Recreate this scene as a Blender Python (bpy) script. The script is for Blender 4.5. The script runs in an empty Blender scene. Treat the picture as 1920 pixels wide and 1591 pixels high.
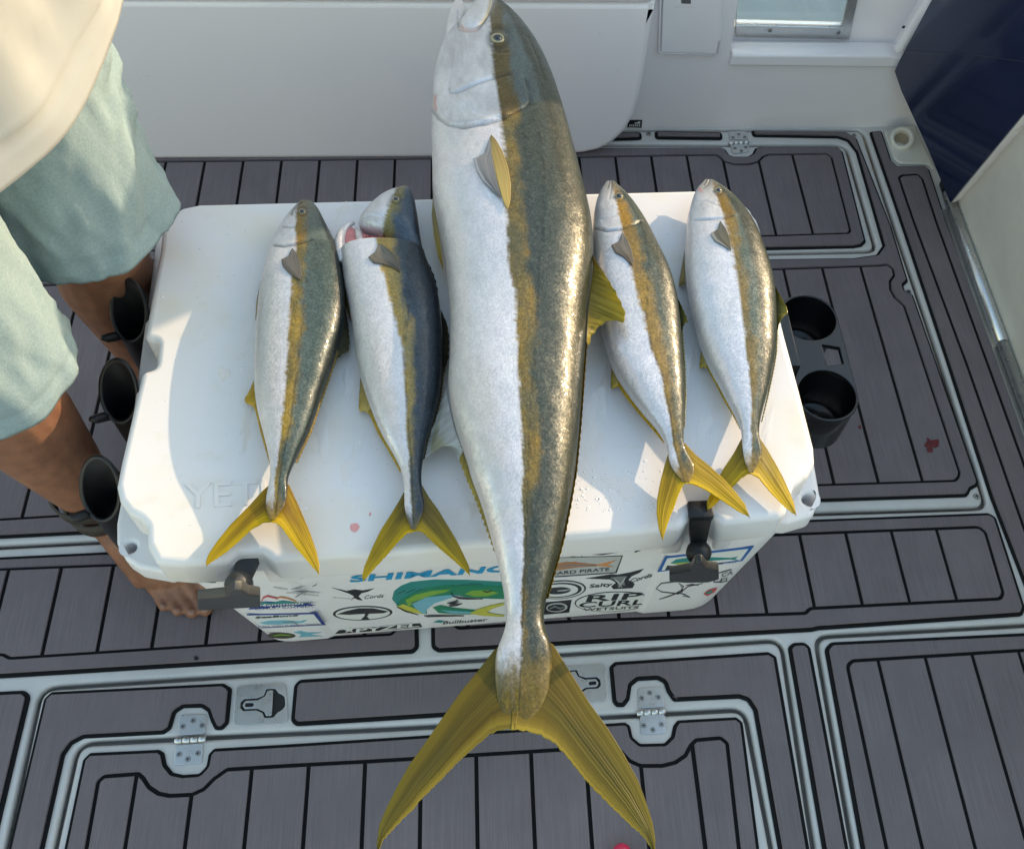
import bpy, bmesh, math, random
import numpy as np
from mathutils import Vector, Matrix
R_ = math.radians
random.seed(7)
RNG = np.random.default_rng(11)
SC = bpy.context.scene
COL = SC.collection

# ------------------------------------------------------------------ camera
F_PX, CX, CY = 1850.0, 1090.0, 795.0          # focal length and principal point, in pixels of the 1920 px wide photo
CAM = np.array([0.02550039, -0.69759361, 1.31964236])
RB = np.array([[0.99587842, -0.07166726, 0.0555876], [-0.03132164, -0.84693148, -0.53077869], [0.08511835, 0.52684995, -0.84568552]])
cd = bpy.data.cameras.new('camera')
cd.sensor_fit = 'HORIZONTAL'; cd.sensor_width = 36.0; cd.lens = 36.0 * F_PX / 1920
cd.shift_x = -(CX - 960) / 1920; cd.shift_y = 0
cd.clip_start = 0.02; cd.clip_end = 6000
cam = bpy.data.objects.new('camera', cd); COL.objects.link(cam)
m = Matrix.Identity(4)
for i in range(3):
    m[i][0] = RB[0][i]; m[i][1] = -RB[1][i]; m[i][2] = -RB[2][i]; m[i][3] = CAM[i]
cam.matrix_world = m
SC.camera = cam

# ------------------------------------------------------------------ sky, sun, exposure
SUN_AZ, SUN_EL = 31.0, 20.5                   # from +x towards +y; above the horizon
wd = bpy.data.worlds.new('World'); SC.world = wd; wd.use_nodes = True
nt = wd.node_tree
bg = nt.nodes['Background']
sky = nt.nodes.new('ShaderNodeTexSky'); sky.sky_type = 'NISHITA'; sky.sun_disc = False
sky.sun_elevation = R_(SUN_EL); sky.sun_rotation = R_(90 - SUN_AZ)
sky.air_density = 2.0; sky.dust_density = 1.6; sky.ozone_density = 1.4
nt.links.new(sky.outputs[0], bg.inputs[0]); bg.inputs[1].default_value = 0.15
sd = bpy.data.lights.new('sun', 'SUN'); sd.energy = 2.0; sd.angle = R_(0.53); sd.color = (1.0, 0.78, 0.50)
sun = bpy.data.objects.new('sun', sd); COL.objects.link(sun)
sdir = Vector((math.cos(R_(SUN_AZ)) * math.cos(R_(SUN_EL)), math.sin(R_(SUN_AZ)) * math.cos(R_(SUN_EL)), math.sin(R_(SUN_EL))))
sun.rotation_euler = sdir.to_track_quat('Z', 'Y').to_euler()
SC.view_settings.view_transform = 'Standard'; SC.view_settings.look = 'None'
SC.view_settings.exposure = 1.45; SC.view_settings.gamma = 1.0; SC.view_settings.use_curve_mapping = False
SC.cycles.use_denoising = True
SC.cycles.max_bounces = 8

# ------------------------------------------------------------------ measuring: a point of the photograph on a known plane of the place
def ray(px, py):
    return RB.T @ np.array([(px - CX) / F_PX, (py - CY) / F_PX, 1.0])
def at(px, py, z=0.0):
    d = ray(px, py); return CAM + d * ((z - CAM[2]) / d[2])
def atY(px, py, y):
    d = ray(px, py); return CAM + d * ((y - CAM[1]) / d[1])
def atP(px, py, p, n):
    d = ray(px, py); return CAM + d * (np.dot(np.array(p) - CAM, n) / np.dot(d, n))
def D(pts, z=0.0):
    return [tuple(at(x, y, z)[:2]) for x, y in pts]

# ------------------------------------------------------------------ noise (numpy)
_LAT = RNG.random((256, 256))
def vnoise(x, y):
    x = np.asarray(x, float); y = np.asarray(y, float)
    xi = np.floor(x).astype(int); yi = np.floor(y).astype(int)
    fx = x - xi; fy = y - yi; fx = fx * fx * (3 - 2 * fx); fy = fy * fy * (3 - 2 * fy)
    g = lambda a, b: _LAT[a % 256, b % 256]
    return (g(xi, yi) * (1 - fx) + g(xi + 1, yi) * fx) * (1 - fy) + (g(xi, yi + 1) * (1 - fx) + g(xi + 1, yi + 1) * fx) * fy
def fbm(x, y, o=4):
    s = 0; a = 0.5; t = 0
    for i in range(o):
        s = s + a * vnoise(np.asarray(x) * 2 ** i + 17.3 * i, np.asarray(y) * 2 ** i + 5.1 * i); t += a; a *= 0.5
    return s / t
def sstep(a, b, x):
    t = np.clip((x - a) / (b - a), 0, 1); return t * t * (3 - 2 * t)
def mix(a, b, t):
    t = np.asarray(t)[..., None]; return np.asarray(a) * (1 - t) + np.asarray(b) * t

# ------------------------------------------------------------------ materials
MATS = {}
def mat(name, col, rough=0.5, metal=0.0, bump=None, var=0.0, vscale=30.0, rvar=0.12, coat=0.0, spec=0.5, trans=0.0, sss=0.0, streak=None, extra=None):
    m = bpy.data.materials.new(name); m.use_nodes = True
    t = m.node_tree; b = t.nodes['Principled BSDF']
    b.inputs['Base Color'].default_value = (*col, 1); b.inputs['Roughness'].default_value = rough
    b.inputs['Metallic'].default_value = metal; b.inputs['Coat Weight'].default_value = coat
    b.inputs['Coat Roughness'].default_value = 0.08
    b.inputs['Specular IOR Level'].default_value = spec; b.inputs['Transmission Weight'].default_value = trans
    if sss:
        b.inputs['Subsurface Weight'].default_value = sss; b.inputs['Subsurface Radius'].default_value = (0.01, 0.004, 0.002)
        b.inputs['Subsurface Scale'].default_value = 1.0
    tc = t.nodes.new('ShaderNodeTexCoord')
    colsock = None
    if var:
        n = t.nodes.new('ShaderNodeTexNoise'); n.inputs['Scale'].default_value = vscale; n.inputs['Detail'].default_value = 6; n.inputs['Roughness'].default_value = 0.65
        t.links.new(tc.outputs['Object'], n.inputs['Vector'])
        r = t.nodes.new('ShaderNodeMapRange'); r.inputs[1].default_value = 0.3; r.inputs[2].default_value = 0.7
        r.inputs[3].default_value = 1 - var; r.inputs[4].default_value = 1 + var
        t.links.new(n.outputs[0], r.inputs[0])
        mx = t.nodes.new('ShaderNodeVectorMath'); mx.operation = 'SCALE'; mx.inputs[0].default_value = col
        t.links.new(r.outputs[0], mx.inputs['Scale']); colsock = mx.outputs[0]
        t.links.new(colsock, b.inputs['Base Color'])
        r2 = t.nodes.new('ShaderNodeMapRange'); r2.inputs[3].default_value = max(0.02, rough - rvar); r2.inputs[4].default_value = min(1, rough + rvar)
        t.links.new(n.outputs[0], r2.inputs[0]); t.links.new(r2.outputs[0], b.inputs['Roughness'])
    if streak:                                   # fine brushed lines: (scale vector, colour swing, bump)
        mp = t.nodes.new('ShaderNodeMapping'); mp.inputs['Scale'].default_value = streak[0]
        t.links.new(tc.outputs['Object'], mp.inputs['Vector'])
        n2 = t.nodes.new('ShaderNodeTexNoise'); n2.inputs['Scale'].default_value = 1; n2.inputs['Detail'].default_value = 5; n2.inputs['Roughness'].default_value = 0.7
        t.links.new(mp.outputs[0], n2.inputs['Vector'])
        r = t.nodes.new('ShaderNodeMapRange'); r.inputs[1].default_value = 0.3; r.inputs[2].default_value = 0.7
        r.inputs[3].default_value = 1 - streak[1]; r.inputs[4].default_value = 1 + streak[1]
        t.links.new(n2.outputs[0], r.inputs[0])
        mx = t.nodes.new('ShaderNodeVectorMath'); mx.operation = 'SCALE'; mx.inputs[0].default_value = col
        if colsock: t.links.new(colsock, mx.inputs[0])
        t.links.new(r.outputs[0], mx.inputs['Scale']); t.links.new(mx.outputs[0], b.inputs['Base Color'])
        bp = t.nodes.new('ShaderNodeBump'); bp.inputs['Strength'].default_value = streak[2]; bp.inputs['Distance'].default_value = 0.001
        t.links.new(n2.outputs[0], bp.inputs['Height']); t.links.new(bp.outputs[0], b.inputs['Normal'])
    if bump:
        n = t.nodes.new('ShaderNodeTexNoise'); n.inputs['Scale'].default_value = bump[0]; n.inputs['Detail'].default_value = 4
        t.links.new(tc.outputs['Object'], n.inputs['Vector'])
        bp = t.nodes.new('ShaderNodeBump'); bp.inputs['Strength'].default_value = bump[1]; bp.inputs['Distance'].default_value = bump[2] if len(bump) > 2 else 0.002
        t.links.new(n.outputs[0], bp.inputs['Height']); t.links.new(bp.outputs[0], b.inputs['Normal'])
    MATS[name] = m
    return m

def skin_mat(name, rough=0.40, scale=760.0, sil=0.55):
    """fish skin: colours from the mesh, alpha says how silvery; every small scale tilts a little, under a wet coat"""
    m = mat(name, (0.5, 0.5, 0.5), rough=rough, coat=0.24)
    t = m.node_tree; b = t.nodes['Principled BSDF']
    def mth(op, a_, b_=None, c_=None):
        n_ = t.nodes.new('ShaderNodeMath'); n_.operation = op
        for i_, q in enumerate((a_, b_, c_)):
            if q is None: continue
            if isinstance(q, (int, float)): n_.inputs[i_].default_value = q
            else: t.links.new(q, n_.inputs[i_])
        return n_.outputs[0]
    def vec(op, a_, b_=None, s_=None):
        n_ = t.nodes.new('ShaderNodeVectorMath'); n_.operation = op
        for i_, q in enumerate((a_, b_)):
            if q is None: continue
            if isinstance(q, tuple): n_.inputs[i_].default_value = q
            else: t.links.new(q, n_.inputs[i_])
        if s_ is not None:
            if isinstance(s_, (int, float)): n_.inputs['Scale'].default_value = s_
            else: t.links.new(s_, n_.inputs['Scale'])
        return n_.outputs[0]
    a = t.nodes.new('ShaderNodeVertexColor'); a.layer_name = 'skin'
    tc = t.nodes.new('ShaderNodeTexCoord'); ge = t.nodes.new('ShaderNodeNewGeometry')
    mp = t.nodes.new('ShaderNodeMapping'); mp.inputs['Scale'].default_value = (1.0, 0.70, 0.6)
    t.links.new(tc.outputs['Object'], mp.inputs[0])
    v = t.nodes.new('ShaderNodeTexVoronoi'); v.inputs['Scale'].default_value = scale; t.links.new(mp.outputs[0], v.inputs['Vector'])
    n = t.nodes.new('ShaderNodeTexNoise'); n.inputs['Scale'].default_value = 60; n.inputs['Detail'].default_value = 6; n.inputs['Roughness'].default_value = 0.6
    t.links.new(tc.outputs['Object'], n.inputs['Vector'])
    nf = t.nodes.new('ShaderNodeTexNoise'); nf.inputs['Scale'].default_value = 300; nf.inputs['Detail'].default_value = 4; t.links.new(tc.outputs['Object'], nf.inputs['Vector'])
    sep = t.nodes.new('ShaderNodeSeparateColor'); t.links.new(v.outputs['Color'], sep.inputs[0])
    dark = mth('SUBTRACT', 1.0, a.outputs['Alpha'])
    # tone of each scale; silvery flecks among the dark scales
    k = mth('MULTIPLY_ADD', mth('SUBTRACT', sep.outputs[0], 0.5), mth('MULTIPLY_ADD', dark, 0.34, 0.12), 1.0)
    col = vec('SCALE', a.outputs['Color'], None, k)
    fl = t.nodes.new('ShaderNodeMapRange'); fl.inputs[1].default_value = 0.56; fl.inputs[2].default_value = 0.74; t.links.new(nf.outputs[0], fl.inputs[0])
    fk = mth('MULTIPLY', mth('MULTIPLY', fl.outputs[0], dark), mth('MULTIPLY_ADD', n.outputs[0], 1.2, -0.25)); fk = mth('MULTIPLY', fk, 0.5)
    mx = t.nodes.new('ShaderNodeMix'); mx.data_type = 'RGBA'; t.links.new(fk, mx.inputs[0]); t.links.new(col, mx.inputs[6]); mx.inputs[7].default_value = (0.20, 0.235, 0.235, 1)
    t.links.new(mx.outputs[2], b.inputs['Base Color'])
    t.links.new(mth('MULTIPLY_ADD', a.outputs['Alpha'], sil, 0.0), b.inputs['Metallic'])
    b.inputs['Specular IOR Level'].default_value = 0.3
    dv = vec('SUBTRACT', v.outputs['Color'], (0.5, 0.5, 0.5))
    dn_ = vec('SUBTRACT', n.outputs['Color'], (0.5, 0.5, 0.5))
    base = vec('ADD', vec('ADD', ge.outputs['Normal'], vec('SCALE', dv, None, 0.13)), vec('SCALE', dn_, None, 0.22))
    t.links.new(vec('NORMALIZE', base), b.inputs['Normal'])
    ct = vec('ADD', vec('ADD', ge.outputs['Normal'], vec('SCALE', dv, None, 0.09)), vec('SCALE', dn_, None, 0.34))
    t.links.new(vec('NORMALIZE', ct), b.inputs['Coat Normal'])
    b.inputs['Coat Roughness'].default_value = 0.10
    return m

def fin_mat(name, transl=0.4):
    m = mat(name, (0.5, 0.4, 0.05), rough=0.42, coat=0.12, spec=0.3)
    t = m.node_tree; b = t.nodes['Principled BSDF']; out = t.nodes['Material Output']
    a = t.nodes.new('ShaderNodeVertexColor'); a.layer_name = 'skin'
    t.links.new(a.outputs['Color'], b.inputs['Base Color'])
    tr = t.nodes.new('ShaderNodeBsdfTranslucent'); t.links.new(a.outputs['Color'], tr.inputs[0])
    ms = t.nodes.new('ShaderNodeMixShader')
    ml = t.nodes.new('ShaderNodeMath'); ml.operation = 'MULTIPLY'; ml.inputs[1].default_value = transl
    t.links.new(a.outputs['Alpha'], ml.inputs[0]); t.links.new(ml.outputs[0], ms.inputs[0])
    t.links.new(b.outputs[0], ms.inputs[1]); t.links.new(tr.outputs[0], ms.inputs[2]); t.links.new(ms.outputs[0], out.inputs[0])
    return m

M_DECK = mat('deck_gelcoat', (0.60, 0.565, 0.53), 0.35, var=0.07, vscale=14, coat=0.2)
M_GEL = mat('white_gelcoat', (0.86, 0.81, 0.82), 0.28, var=0.008, vscale=6, coat=0.25, rvar=0.02)
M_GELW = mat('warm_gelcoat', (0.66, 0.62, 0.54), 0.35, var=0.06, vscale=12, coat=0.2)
M_FOAM = mat('grey_foam', (0.172, 0.143, 0.148), 0.75, var=0.13, vscale=6, streak=((900, 9, 9), 0.20, 0.35), spec=0.3)
M_FOAMX = mat('grey_foam_border', (0.166, 0.138, 0.143), 0.75, var=0.10, vscale=7, streak=((900, 9, 9), 0.18, 0.35), spec=0.3)
M_BLACKF = mat('black_foam', (0.008, 0.008, 0.009), 0.8, spec=0.2)
M_RUB = mat('black_rubber', (0.012, 0.012, 0.013), 0.42, var=0.25, vscale=60, spec=0.4)
M_CUP = mat('glossy_black_plastic', (0.006, 0.006, 0.007), 0.22, spec=0.5)
M_GREYR = mat('dark_grey_rubber', (0.030, 0.029, 0.029), 0.5, var=0.3, vscale=40)  # left latch: a greyer tone than the black right one
M_PLAST = mat('white_plastic', (0.71, 0.685, 0.69), 0.36, var=0.025, vscale=22, bump=(160, 0.06, 0.001), spec=0.4)
M_BODY = mat('cooler_body_plastic', (0.74, 0.715, 0.72), 0.42, var=0.03, vscale=25, bump=(140, 0.06, 0.001), spec=0.4)
M_STEEL = mat('brushed_steel', (0.62, 0.62, 0.62), 0.30, metal=0.9, var=0.04, vscale=90)
M_STEELD = mat('steel_screw', (0.40, 0.40, 0.40), 0.3, metal=0.9)
M_DARK = mat('dark_slot', (0.01, 0.01, 0.01), 0.6)
M_NAVY = mat('navy_gelcoat', (0.006, 0.012, 0.045), 0.18, coat=0.5, var=0.2, vscale=8)
M_SHIRT = mat('cream_cloth', (0.37, 0.37, 0.36), 0.85, var=0.04, vscale=20, bump=(1200, 0.25, 0.0006), spec=0.2)
M_SHORT = mat('teal_heather_cloth', (0.235, 0.305, 0.325), 0.9, var=0.13, vscale=330, bump=(700, 0.5, 0.0010), spec=0.15)
M_SKIN = mat('tanned_skin', (0.25, 0.115, 0.066), 0.5, var=0.25, vscale=45, sss=0.12, bump=(260, 0.15, 0.0006), spec=0.4)
M_NAIL = mat('nail', (0.30, 0.16, 0.11), 0.3)
M_HAIR = mat('brown_hair', (0.03, 0.018, 0.01), 0.6, bump=(200, 0.5))
M_PANE = mat('window_pane', (0.75, 0.85, 0.9), 0.06, trans=0.85)
M_WATER = mat('sea_water', (0.012, 0.05, 0.075), 0.12, bump=(1.2, 0.5, 0.3))
M_PINK = mat('pink_gloss', (0.75, 0.03, 0.10), 0.2, coat=0.5)
M_BLOOD = mat('thin_blood', (0.70, 0.30, 0.28), 0.15, coat=0.6)
M_BLOODD = mat('dark_blood', (0.12, 0.006, 0.009), 0.45, var=0.5, vscale=160)
M_FLESH = mat('pink_flesh', (0.55, 0.16, 0.15), 0.25, coat=0.5, var=0.3, vscale=120)
M_EYE = mat('eye_pupil', (0.006, 0.007, 0.012), 0.06, coat=1.0)
M_IRIS = mat('eye_ring', (0.36, 0.31, 0.19), 0.2, coat=0.5, metal=0.2)
M_SLIME = mat('wet_film', (0.70, 0.655, 0.63), 0.07, coat=0.6, spec=0.6)
M_DROP = mat('water_drop', (0.71, 0.685, 0.69), 0.04, coat=1.0, spec=0.6)
M_SKINF = skin_mat('fish_skin')
M_FIN = fin_mat('fish_fin', 0.40)
# lid plastic with faint yellowish stains and tiny dark specks
M_LID = mat('stained_white_plastic', (0.71, 0.685, 0.69), 0.33, bump=(150, 0.06, 0.001), spec=0.4)
_t = M_LID.node_tree; _tc = _t.nodes.new('ShaderNodeTexCoord'); _b = _t.nodes['Principled BSDF']
_col = None
for _sc, _lo, _hi, _c in ((9.0, 0.50, 0.78, (0.70, 0.64, 0.54)), (38.0, 0.60, 0.80, (0.66, 0.62, 0.56)), (230.0, 0.735, 0.80, (0.30, 0.26, 0.22))):
    _n = _t.nodes.new('ShaderNodeTexNoise'); _n.inputs['Scale'].default_value = _sc; _n.inputs['Detail'].default_value = 5
    _t.links.new(_tc.outputs['Object'], _n.inputs['Vector'])
    _r = _t.nodes.new('ShaderNodeMapRange'); _r.inputs[1].default_value = _lo; _r.inputs[2].default_value = _hi; _t.links.new(_n.outputs[0], _r.inputs[0])
    _m = _t.nodes.new('ShaderNodeMix'); _m.data_type = 'RGBA'; _t.links.new(_r.outputs[0], _m.inputs[0])
    _m.inputs[6].default_value = (0.71, 0.685, 0.69, 1); _m.inputs[7].default_value = (*_c, 1)
    if _col is not None: _t.links.new(_col, _m.inputs[6])
    _col = _m.outputs[2]
_t.links.new(_col, _b.inputs['Base Color'])
INK = {}
def ink(name, col=None, rough=0.4):
    if name not in INK: INK[name] = mat('ink_' + name, col, rough)
    return INK[name]
ink('black', (0.012, 0.012, 0.013)); ink('white', (0.72, 0.72, 0.70)); ink('blue', (0.01, 0.27, 0.52)); ink('navy', (0.012, 0.03, 0.20))
ink('royal', (0.015, 0.11, 0.36)); ink('green', (0.01, 0.20, 0.10)); ink('lime', (0.20, 0.38, 0.04)); ink('yellow', (0.52, 0.50, 0.06))
ink('sky', (0.16, 0.42, 0.52)); ink('teal', (0.02, 0.22, 0.20)); ink('red', (0.55, 0.05, 0.04)); ink('orange', (0.60, 0.24, 0.07)); ink('grey', (0.20, 0.20, 0.20))
ink('lightgrey', (0.45, 0.45, 0.44)); ink('olive', (0.05, 0.045, 0.02)); ink('rust', (0.38, 0.17, 0.07)); ink('stain', (0.42, 0.44, 0.45))

# ------------------------------------------------------------------ object helpers
BASE = {}
def base_of(o):
    while o is not None:
        if o.name in BASE: return BASE[o.name]
        o = o.parent
    return np.zeros(3)
def tag(o, label=None, cat=None, group=None, kind=None):
    if label: o['label'] = label
    if cat: o['category'] = cat
    if group: o['group'] = group
    if kind: o['kind'] = kind
    return o
def thing(name, loc, label, cat, group=None, kind=None):
    o = bpy.data.objects.new(name, None); COL.objects.link(o); o.location = loc
    o.empty_display_size = 0.05
    BASE[o.name] = np.array(loc, float)
    return tag(o, label, cat, group, kind)
def link(name, me, parent=None, loc=None, kind=None):
    o = bpy.data.objects.new(name, me); COL.objects.link(o)
    if parent is not None: o.parent = parent
    if loc is not None: o.location = Vector(np.array(loc) - base_of(parent))
    if kind: o['kind'] = kind
    return o
def mk(name, verts, faces, mt, parent=None, smooth=True, colors=None, kind=None):
    b = base_of(parent)
    v = np.asarray(verts, float) - b
    me = bpy.data.meshes.new(name)
    me.from_pydata(v.tolist(), [], faces)
    me.materials.append(mt)
    if smooth: me.polygons.foreach_set('use_smooth', [True] * len(me.polygons))
    if colors is not None:
        ca = me.color_attributes.new('skin', 'FLOAT_COLOR', 'POINT')
        ca.data.foreach_set('color', np.asarray(colors, np.float32).ravel())
    me.update()
    return link(name, me, parent, kind=kind)
def from_bm(name, bm, mt, parent=None, smooth=True, kind=None, bev=0):
    if bev:
        bmesh.ops.bevel(bm, geom=[e for e in bm.edges if e.is_manifold and e.calc_face_angle(0) > 0.6], offset=bev, segments=2, affect='EDGES', profile=0.5)
    bmesh.ops.recalc_face_normals(bm, faces=bm.faces)
    b = Vector(base_of(parent))
    for v in bm.verts: v.co -= b
    me = bpy.data.meshes.new(name); bm.to_mesh(me); bm.free(); me.materials.append(mt)
    if smooth:
        me.polygons.foreach_set('use_smooth', [True] * len(me.polygons)); me.set_sharp_from_angle(angle=R_(35))
    return link(name, me, parent, kind=kind)
def fill_mesh(loops, thick, bevel=0.0, res=1):
    """closed loops (holes allowed) -> a solid sheet around z = 0"""
    cu = bpy.data.curves.new('outline', 'CURVE'); cu.dimensions = '2D'; cu.fill_mode = 'BOTH'
    cu.extrude = max(thick / 2 - bevel, 0.0)
    if bevel: cu.bevel_depth = bevel; cu.bevel_resolution = res; cu.offset = -bevel
    for lp in loops:
        sp = cu.splines.new('POLY'); sp.points.add(len(lp) - 1); sp.use_cyclic_u = True
        for p, q in zip(sp.points, lp): p.co = (q[0], q[1], 0, 1)
    ob = bpy.data.objects.new('outline', cu)
    me = bpy.data.meshes.new_from_object(ob)
    bpy.data.objects.remove(ob); bpy.data.curves.remove(cu)
    return me
def slab(name, loops, z0, z1, mt, parent=None, bevel=0.0, frame=None, res=1, smooth=True, kind=None):
    """solid sheet between z0 and z1; frame = (origin, X, Y, Z) puts it on another plane"""
    me = fill_mesh(loops, z1 - z0, bevel, res)
    n = len(me.vertices); co = np.empty(n * 3); me.vertices.foreach_get('co', co); co = co.reshape(-1, 3)
    co[:, 2] += (z0 + z1) / 2
    if frame is not None:
        o, X, Y, Z = [np.asarray(a, float) for a in frame]
        co = o + co[:, :1] * X + co[:, 1:2] * Y + co[:, 2:] * Z
    co = co - base_of(parent)
    me.vertices.foreach_set('co', co.ravel()); me.name = name
    me.materials.clear(); me.materials.append(mt)
    if smooth:
        me.polygons.foreach_set('use_smooth', [True] * len(me.polygons)); me.set_sharp_from_angle(angle=R_(40))
    me.update()
    return link(name, me, parent, kind=kind)
def rounded(pts, r, n=5):
    """round the corners of a polygon; r a number or one per corner"""
    out = []; N = len(pts)
    for i in range(N):
        p0, p1, p2 = np.array(pts[i - 1]), np.array(pts[i]), np.array(pts[(i + 1) % N])
        rr = r[i] if isinstance(r, (list, tuple)) else r
        a, b = p0 - p1, p2 - p1; la, lb = np.linalg.norm(a), np.linalg.norm(b)
        if rr <= 0 or la < 1e-6 or lb < 1e-6: out.append(tuple(p1)); continue
        a, b = a / la, b / lb; c = np.clip(a @ b, -1, 1); ang = math.acos(c)
        if ang > 3.0: out.append(tuple(p1)); continue
        t = min(rr / math.tan(ang / 2), la * 0.49, lb * 0.49); q0, q1 = p1 + a * t, p1 + b * t
        for k in range(n + 1):
            s = k / n; out.append(tuple((1 - s) ** 2 * q0 + 2 * s * (1 - s) * p1 + s * s * q1))
    return out
def area(p):
    p = np.array(p); return 0.5 * np.sum(p[:, 0] * np.roll(p[:, 1], -1) - np.roll(p[:, 0], -1) * p[:, 1])
def inset(pts, d):
    """offset a polygon inwards by d (mitred)"""
    p = np.array(pts)
    keep = [i for i in range(len(p)) if np.linalg.norm(p[i] - p[i - 1]) > 1e-5]; p = p[keep]
    if area(p) < 0: p = p[::-1]
    e = np.roll(p, -1, 0) - p; e /= np.linalg.norm(e, axis=1)[:, None]
    nrm = np.c_[-e[:, 1], e[:, 0]]; n0 = np.roll(nrm, 1, 0)
    b = nrm + n0; den = np.maximum((b * nrm).sum(1), 0.35); return [tuple(q) for q in p + b * (d / den)[:, None]]
def clip(poly, ax, ay, c):
    """part of the polygon with ax*x+ay*y >= c"""
    out = []; N = len(poly)
    for i in range(N):
        p, q = poly[i], poly[(i + 1) % N]; dp = ax * p[0] + ay * p[1] - c; dq = ax * q[0] + ay * q[1] - c
        if dp >= 0: out.append(p)
        if (dp >= 0) != (dq >= 0):
            t = dp / (dp - dq); out.append((p[0] + t * (q[0] - p[0]), p[1] + t * (q[1] - p[1])))
    return out
def tube(name, pts, rad, mt, parent=None, n=12, closed=False, kind=None, caps=True):
    v, f = sweep(pts, rad, n, caps); return mk(name, v, f, mt, parent, kind=kind)
def sweep(pts, rad, n=12, caps=True):
    pts = [np.array(p, float) for p in pts]; N = len(pts)
    rad = [rad] * N if np.isscalar(rad) else rad
    v, f = [], []; up = None
    for i in range(N):
        d = pts[min(i + 1, N - 1)] - pts[max(i - 1, 0)]; d /= np.linalg.norm(d)
        if up is None:
            up = np.cross(d, [0, 0, 1.0]);
            if np.linalg.norm(up) < 1e-3: up = np.cross(d, [0, 1.0, 0])
        up = up - d * (up @ d); up /= np.linalg.norm(up); w = np.cross(d, up)
        for k in range(n):
            a = 2 * math.pi * k / n; v.append(pts[i] + rad[i] * (up * math.cos(a) + w * math.sin(a)))
    for i in range(N - 1):
        for k in range(n):
            f.append((i * n + k, i * n + (k + 1) % n, (i + 1) * n + (k + 1) % n, (i + 1) * n + k))
    if caps:
        f.append(tuple(range(n))[::-1]); f.append(tuple((N - 1) * n + k for k in range(n)))
    return v, f
def lathe(prof, c, n=32, axis=(0, 0, 1), xaxis=None):
    """profile [(r, h)] turned round an axis through c"""
    A = np.array(axis, float); A /= np.linalg.norm(A)
    X = np.cross(A, [0, 1.0, 0.2]) if xaxis is None else np.array(xaxis, float); X /= np.linalg.norm(X); Y = np.cross(A, X)
    v, f = [], []
    for r, h in prof:
        for k in range(n):
            a = 2 * math.pi * k / n; v.append(np.array(c) + A * h + (X * math.cos(a) + Y * math.sin(a)) * r)
    for i in range(len(prof) - 1):
        for k in range(n): f.append((i * n + k, i * n + (k + 1) % n, (i + 1) * n + (k + 1) % n, (i + 1) * n + k))
    return v, f
def box_bm(c, s, rot=None):
    bm = bmesh.new(); bmesh.ops.create_cube(bm, size=1.0)
    for v in bm.verts:
        q = Vector((v.co.x * s[0], v.co.y * s[1], v.co.z * s[2]))
        if rot is not None: q = rot @ q
        v.co = q + Vector(c)
    return bm
def ngon(c, r, n=24, sx=1.0, a0=0.0):
    return [(c[0] + r * sx * math.cos(a0 + 2 * math.pi * k / n), c[1] + r * math.sin(a0 + 2 * math.pi * k / n)) for k in range(n)]


# ================================================================== the boat: deck, hatches, walls
GAP = 0.0026
ZB, ZF = 0.0030, 0.0062                       # top of the black backing, top of the grey foam boards
PITCH = 0.0705
SEPX = [0.6814 - PITCH * k for k in range(-4, 26)]
def planks(poly, parent, seps=None, z0=ZB, z1=ZF):
    xs = sorted(seps if seps is not None else SEPX)
    lo, hi = min(p[0] for p in poly), max(p[0] for p in poly)
    ed = [lo - 1] + [x for x in xs if lo + 0.012 < x < hi - 0.012] + [hi + 1]
    for a, b in zip(ed, ed[1:]):
        q = clip(clip(poly, 1, 0, a + GAP), -1, 0, -(b - GAP))
        if len(q) > 2 and abs(area(q)) > 1e-4:
            slab('plank', [q], z0, z1 + random.uniform(-0.0003, 0.0003), M_FOAM, parent, bevel=0.0006, res=0)
def pad(parent, outer, inner=None, seps=None, rad=0.012, rin=0.010, edge=0.0055):
    o = rounded(D(outer), rad, 4)
    slab('rubber_backing', [o], 0.0002, ZB, M_BLACKF, parent, bevel=0.0008, res=0)
    oi = inset(o, edge)
    if inner is None:
        slab('border_board', [oi], ZB, ZF, M_FOAMX, parent, bevel=0.0006, res=0)
    else:
        i = rounded(D(inner), rin, 4)
        slab('border_board', [oi, inset(i, -GAP)], ZB, ZF, M_FOAMX, parent, bevel=0.0006, res=0)
        planks(inset(i, GAP), parent, seps)

# ---- seams of the hatches (pixels of the photo on the deck plane)
S_F = [(-330, 292), (1110, 271), (1586, 272), (1643, 470), (285, 501), (-330, 519)]
S_M = [(-420, 262), (1190, 243.5), (1617, 243.5), (1680, 433), (1761, 675), (1851, 951), (1536, 961), (900, 988), (229, 1012), (0, 1024), (-420, 1046)]
S_H = [(77, 1289), (1465, 1198), (1526, 1591), (1571, 1850), (-65, 1950), (11, 1590)]
S_I = [(146, 1393), (400, 1380), (700, 1366), (1396, 1328), (1447, 1591), (1500, 1850), (35, 1950), (102, 1590)]
S_Q = [(1529, 1192), (2050, 1163), (2180, 1591), (2250, 1800), (1640, 1800), (1600, 1591)]
G = 0.0032
sF, sM, sH, sI, sQ = [rounded(D(s), 0.02, 5) for s in (S_F, S_M, S_H, S_I, S_Q)]
deck = tag(slab('deck', [[(-1.9, -1.9), (0.93, -1.9), (0.93, 0.86), (-1.9, 0.86)], inset(sM, -G), inset(sH, -G), inset(sQ, -G)], -0.014, 0.0, M_DECK, None, bevel=0.0045, res=2), kind='structure')
tag(slab('hull_liner', [[(-1.9, -1.9), (0.93, -1.9), (0.93, 0.86), (-1.9, 0.86)]], -0.05, -0.03, M_DECK), kind='structure')

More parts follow.
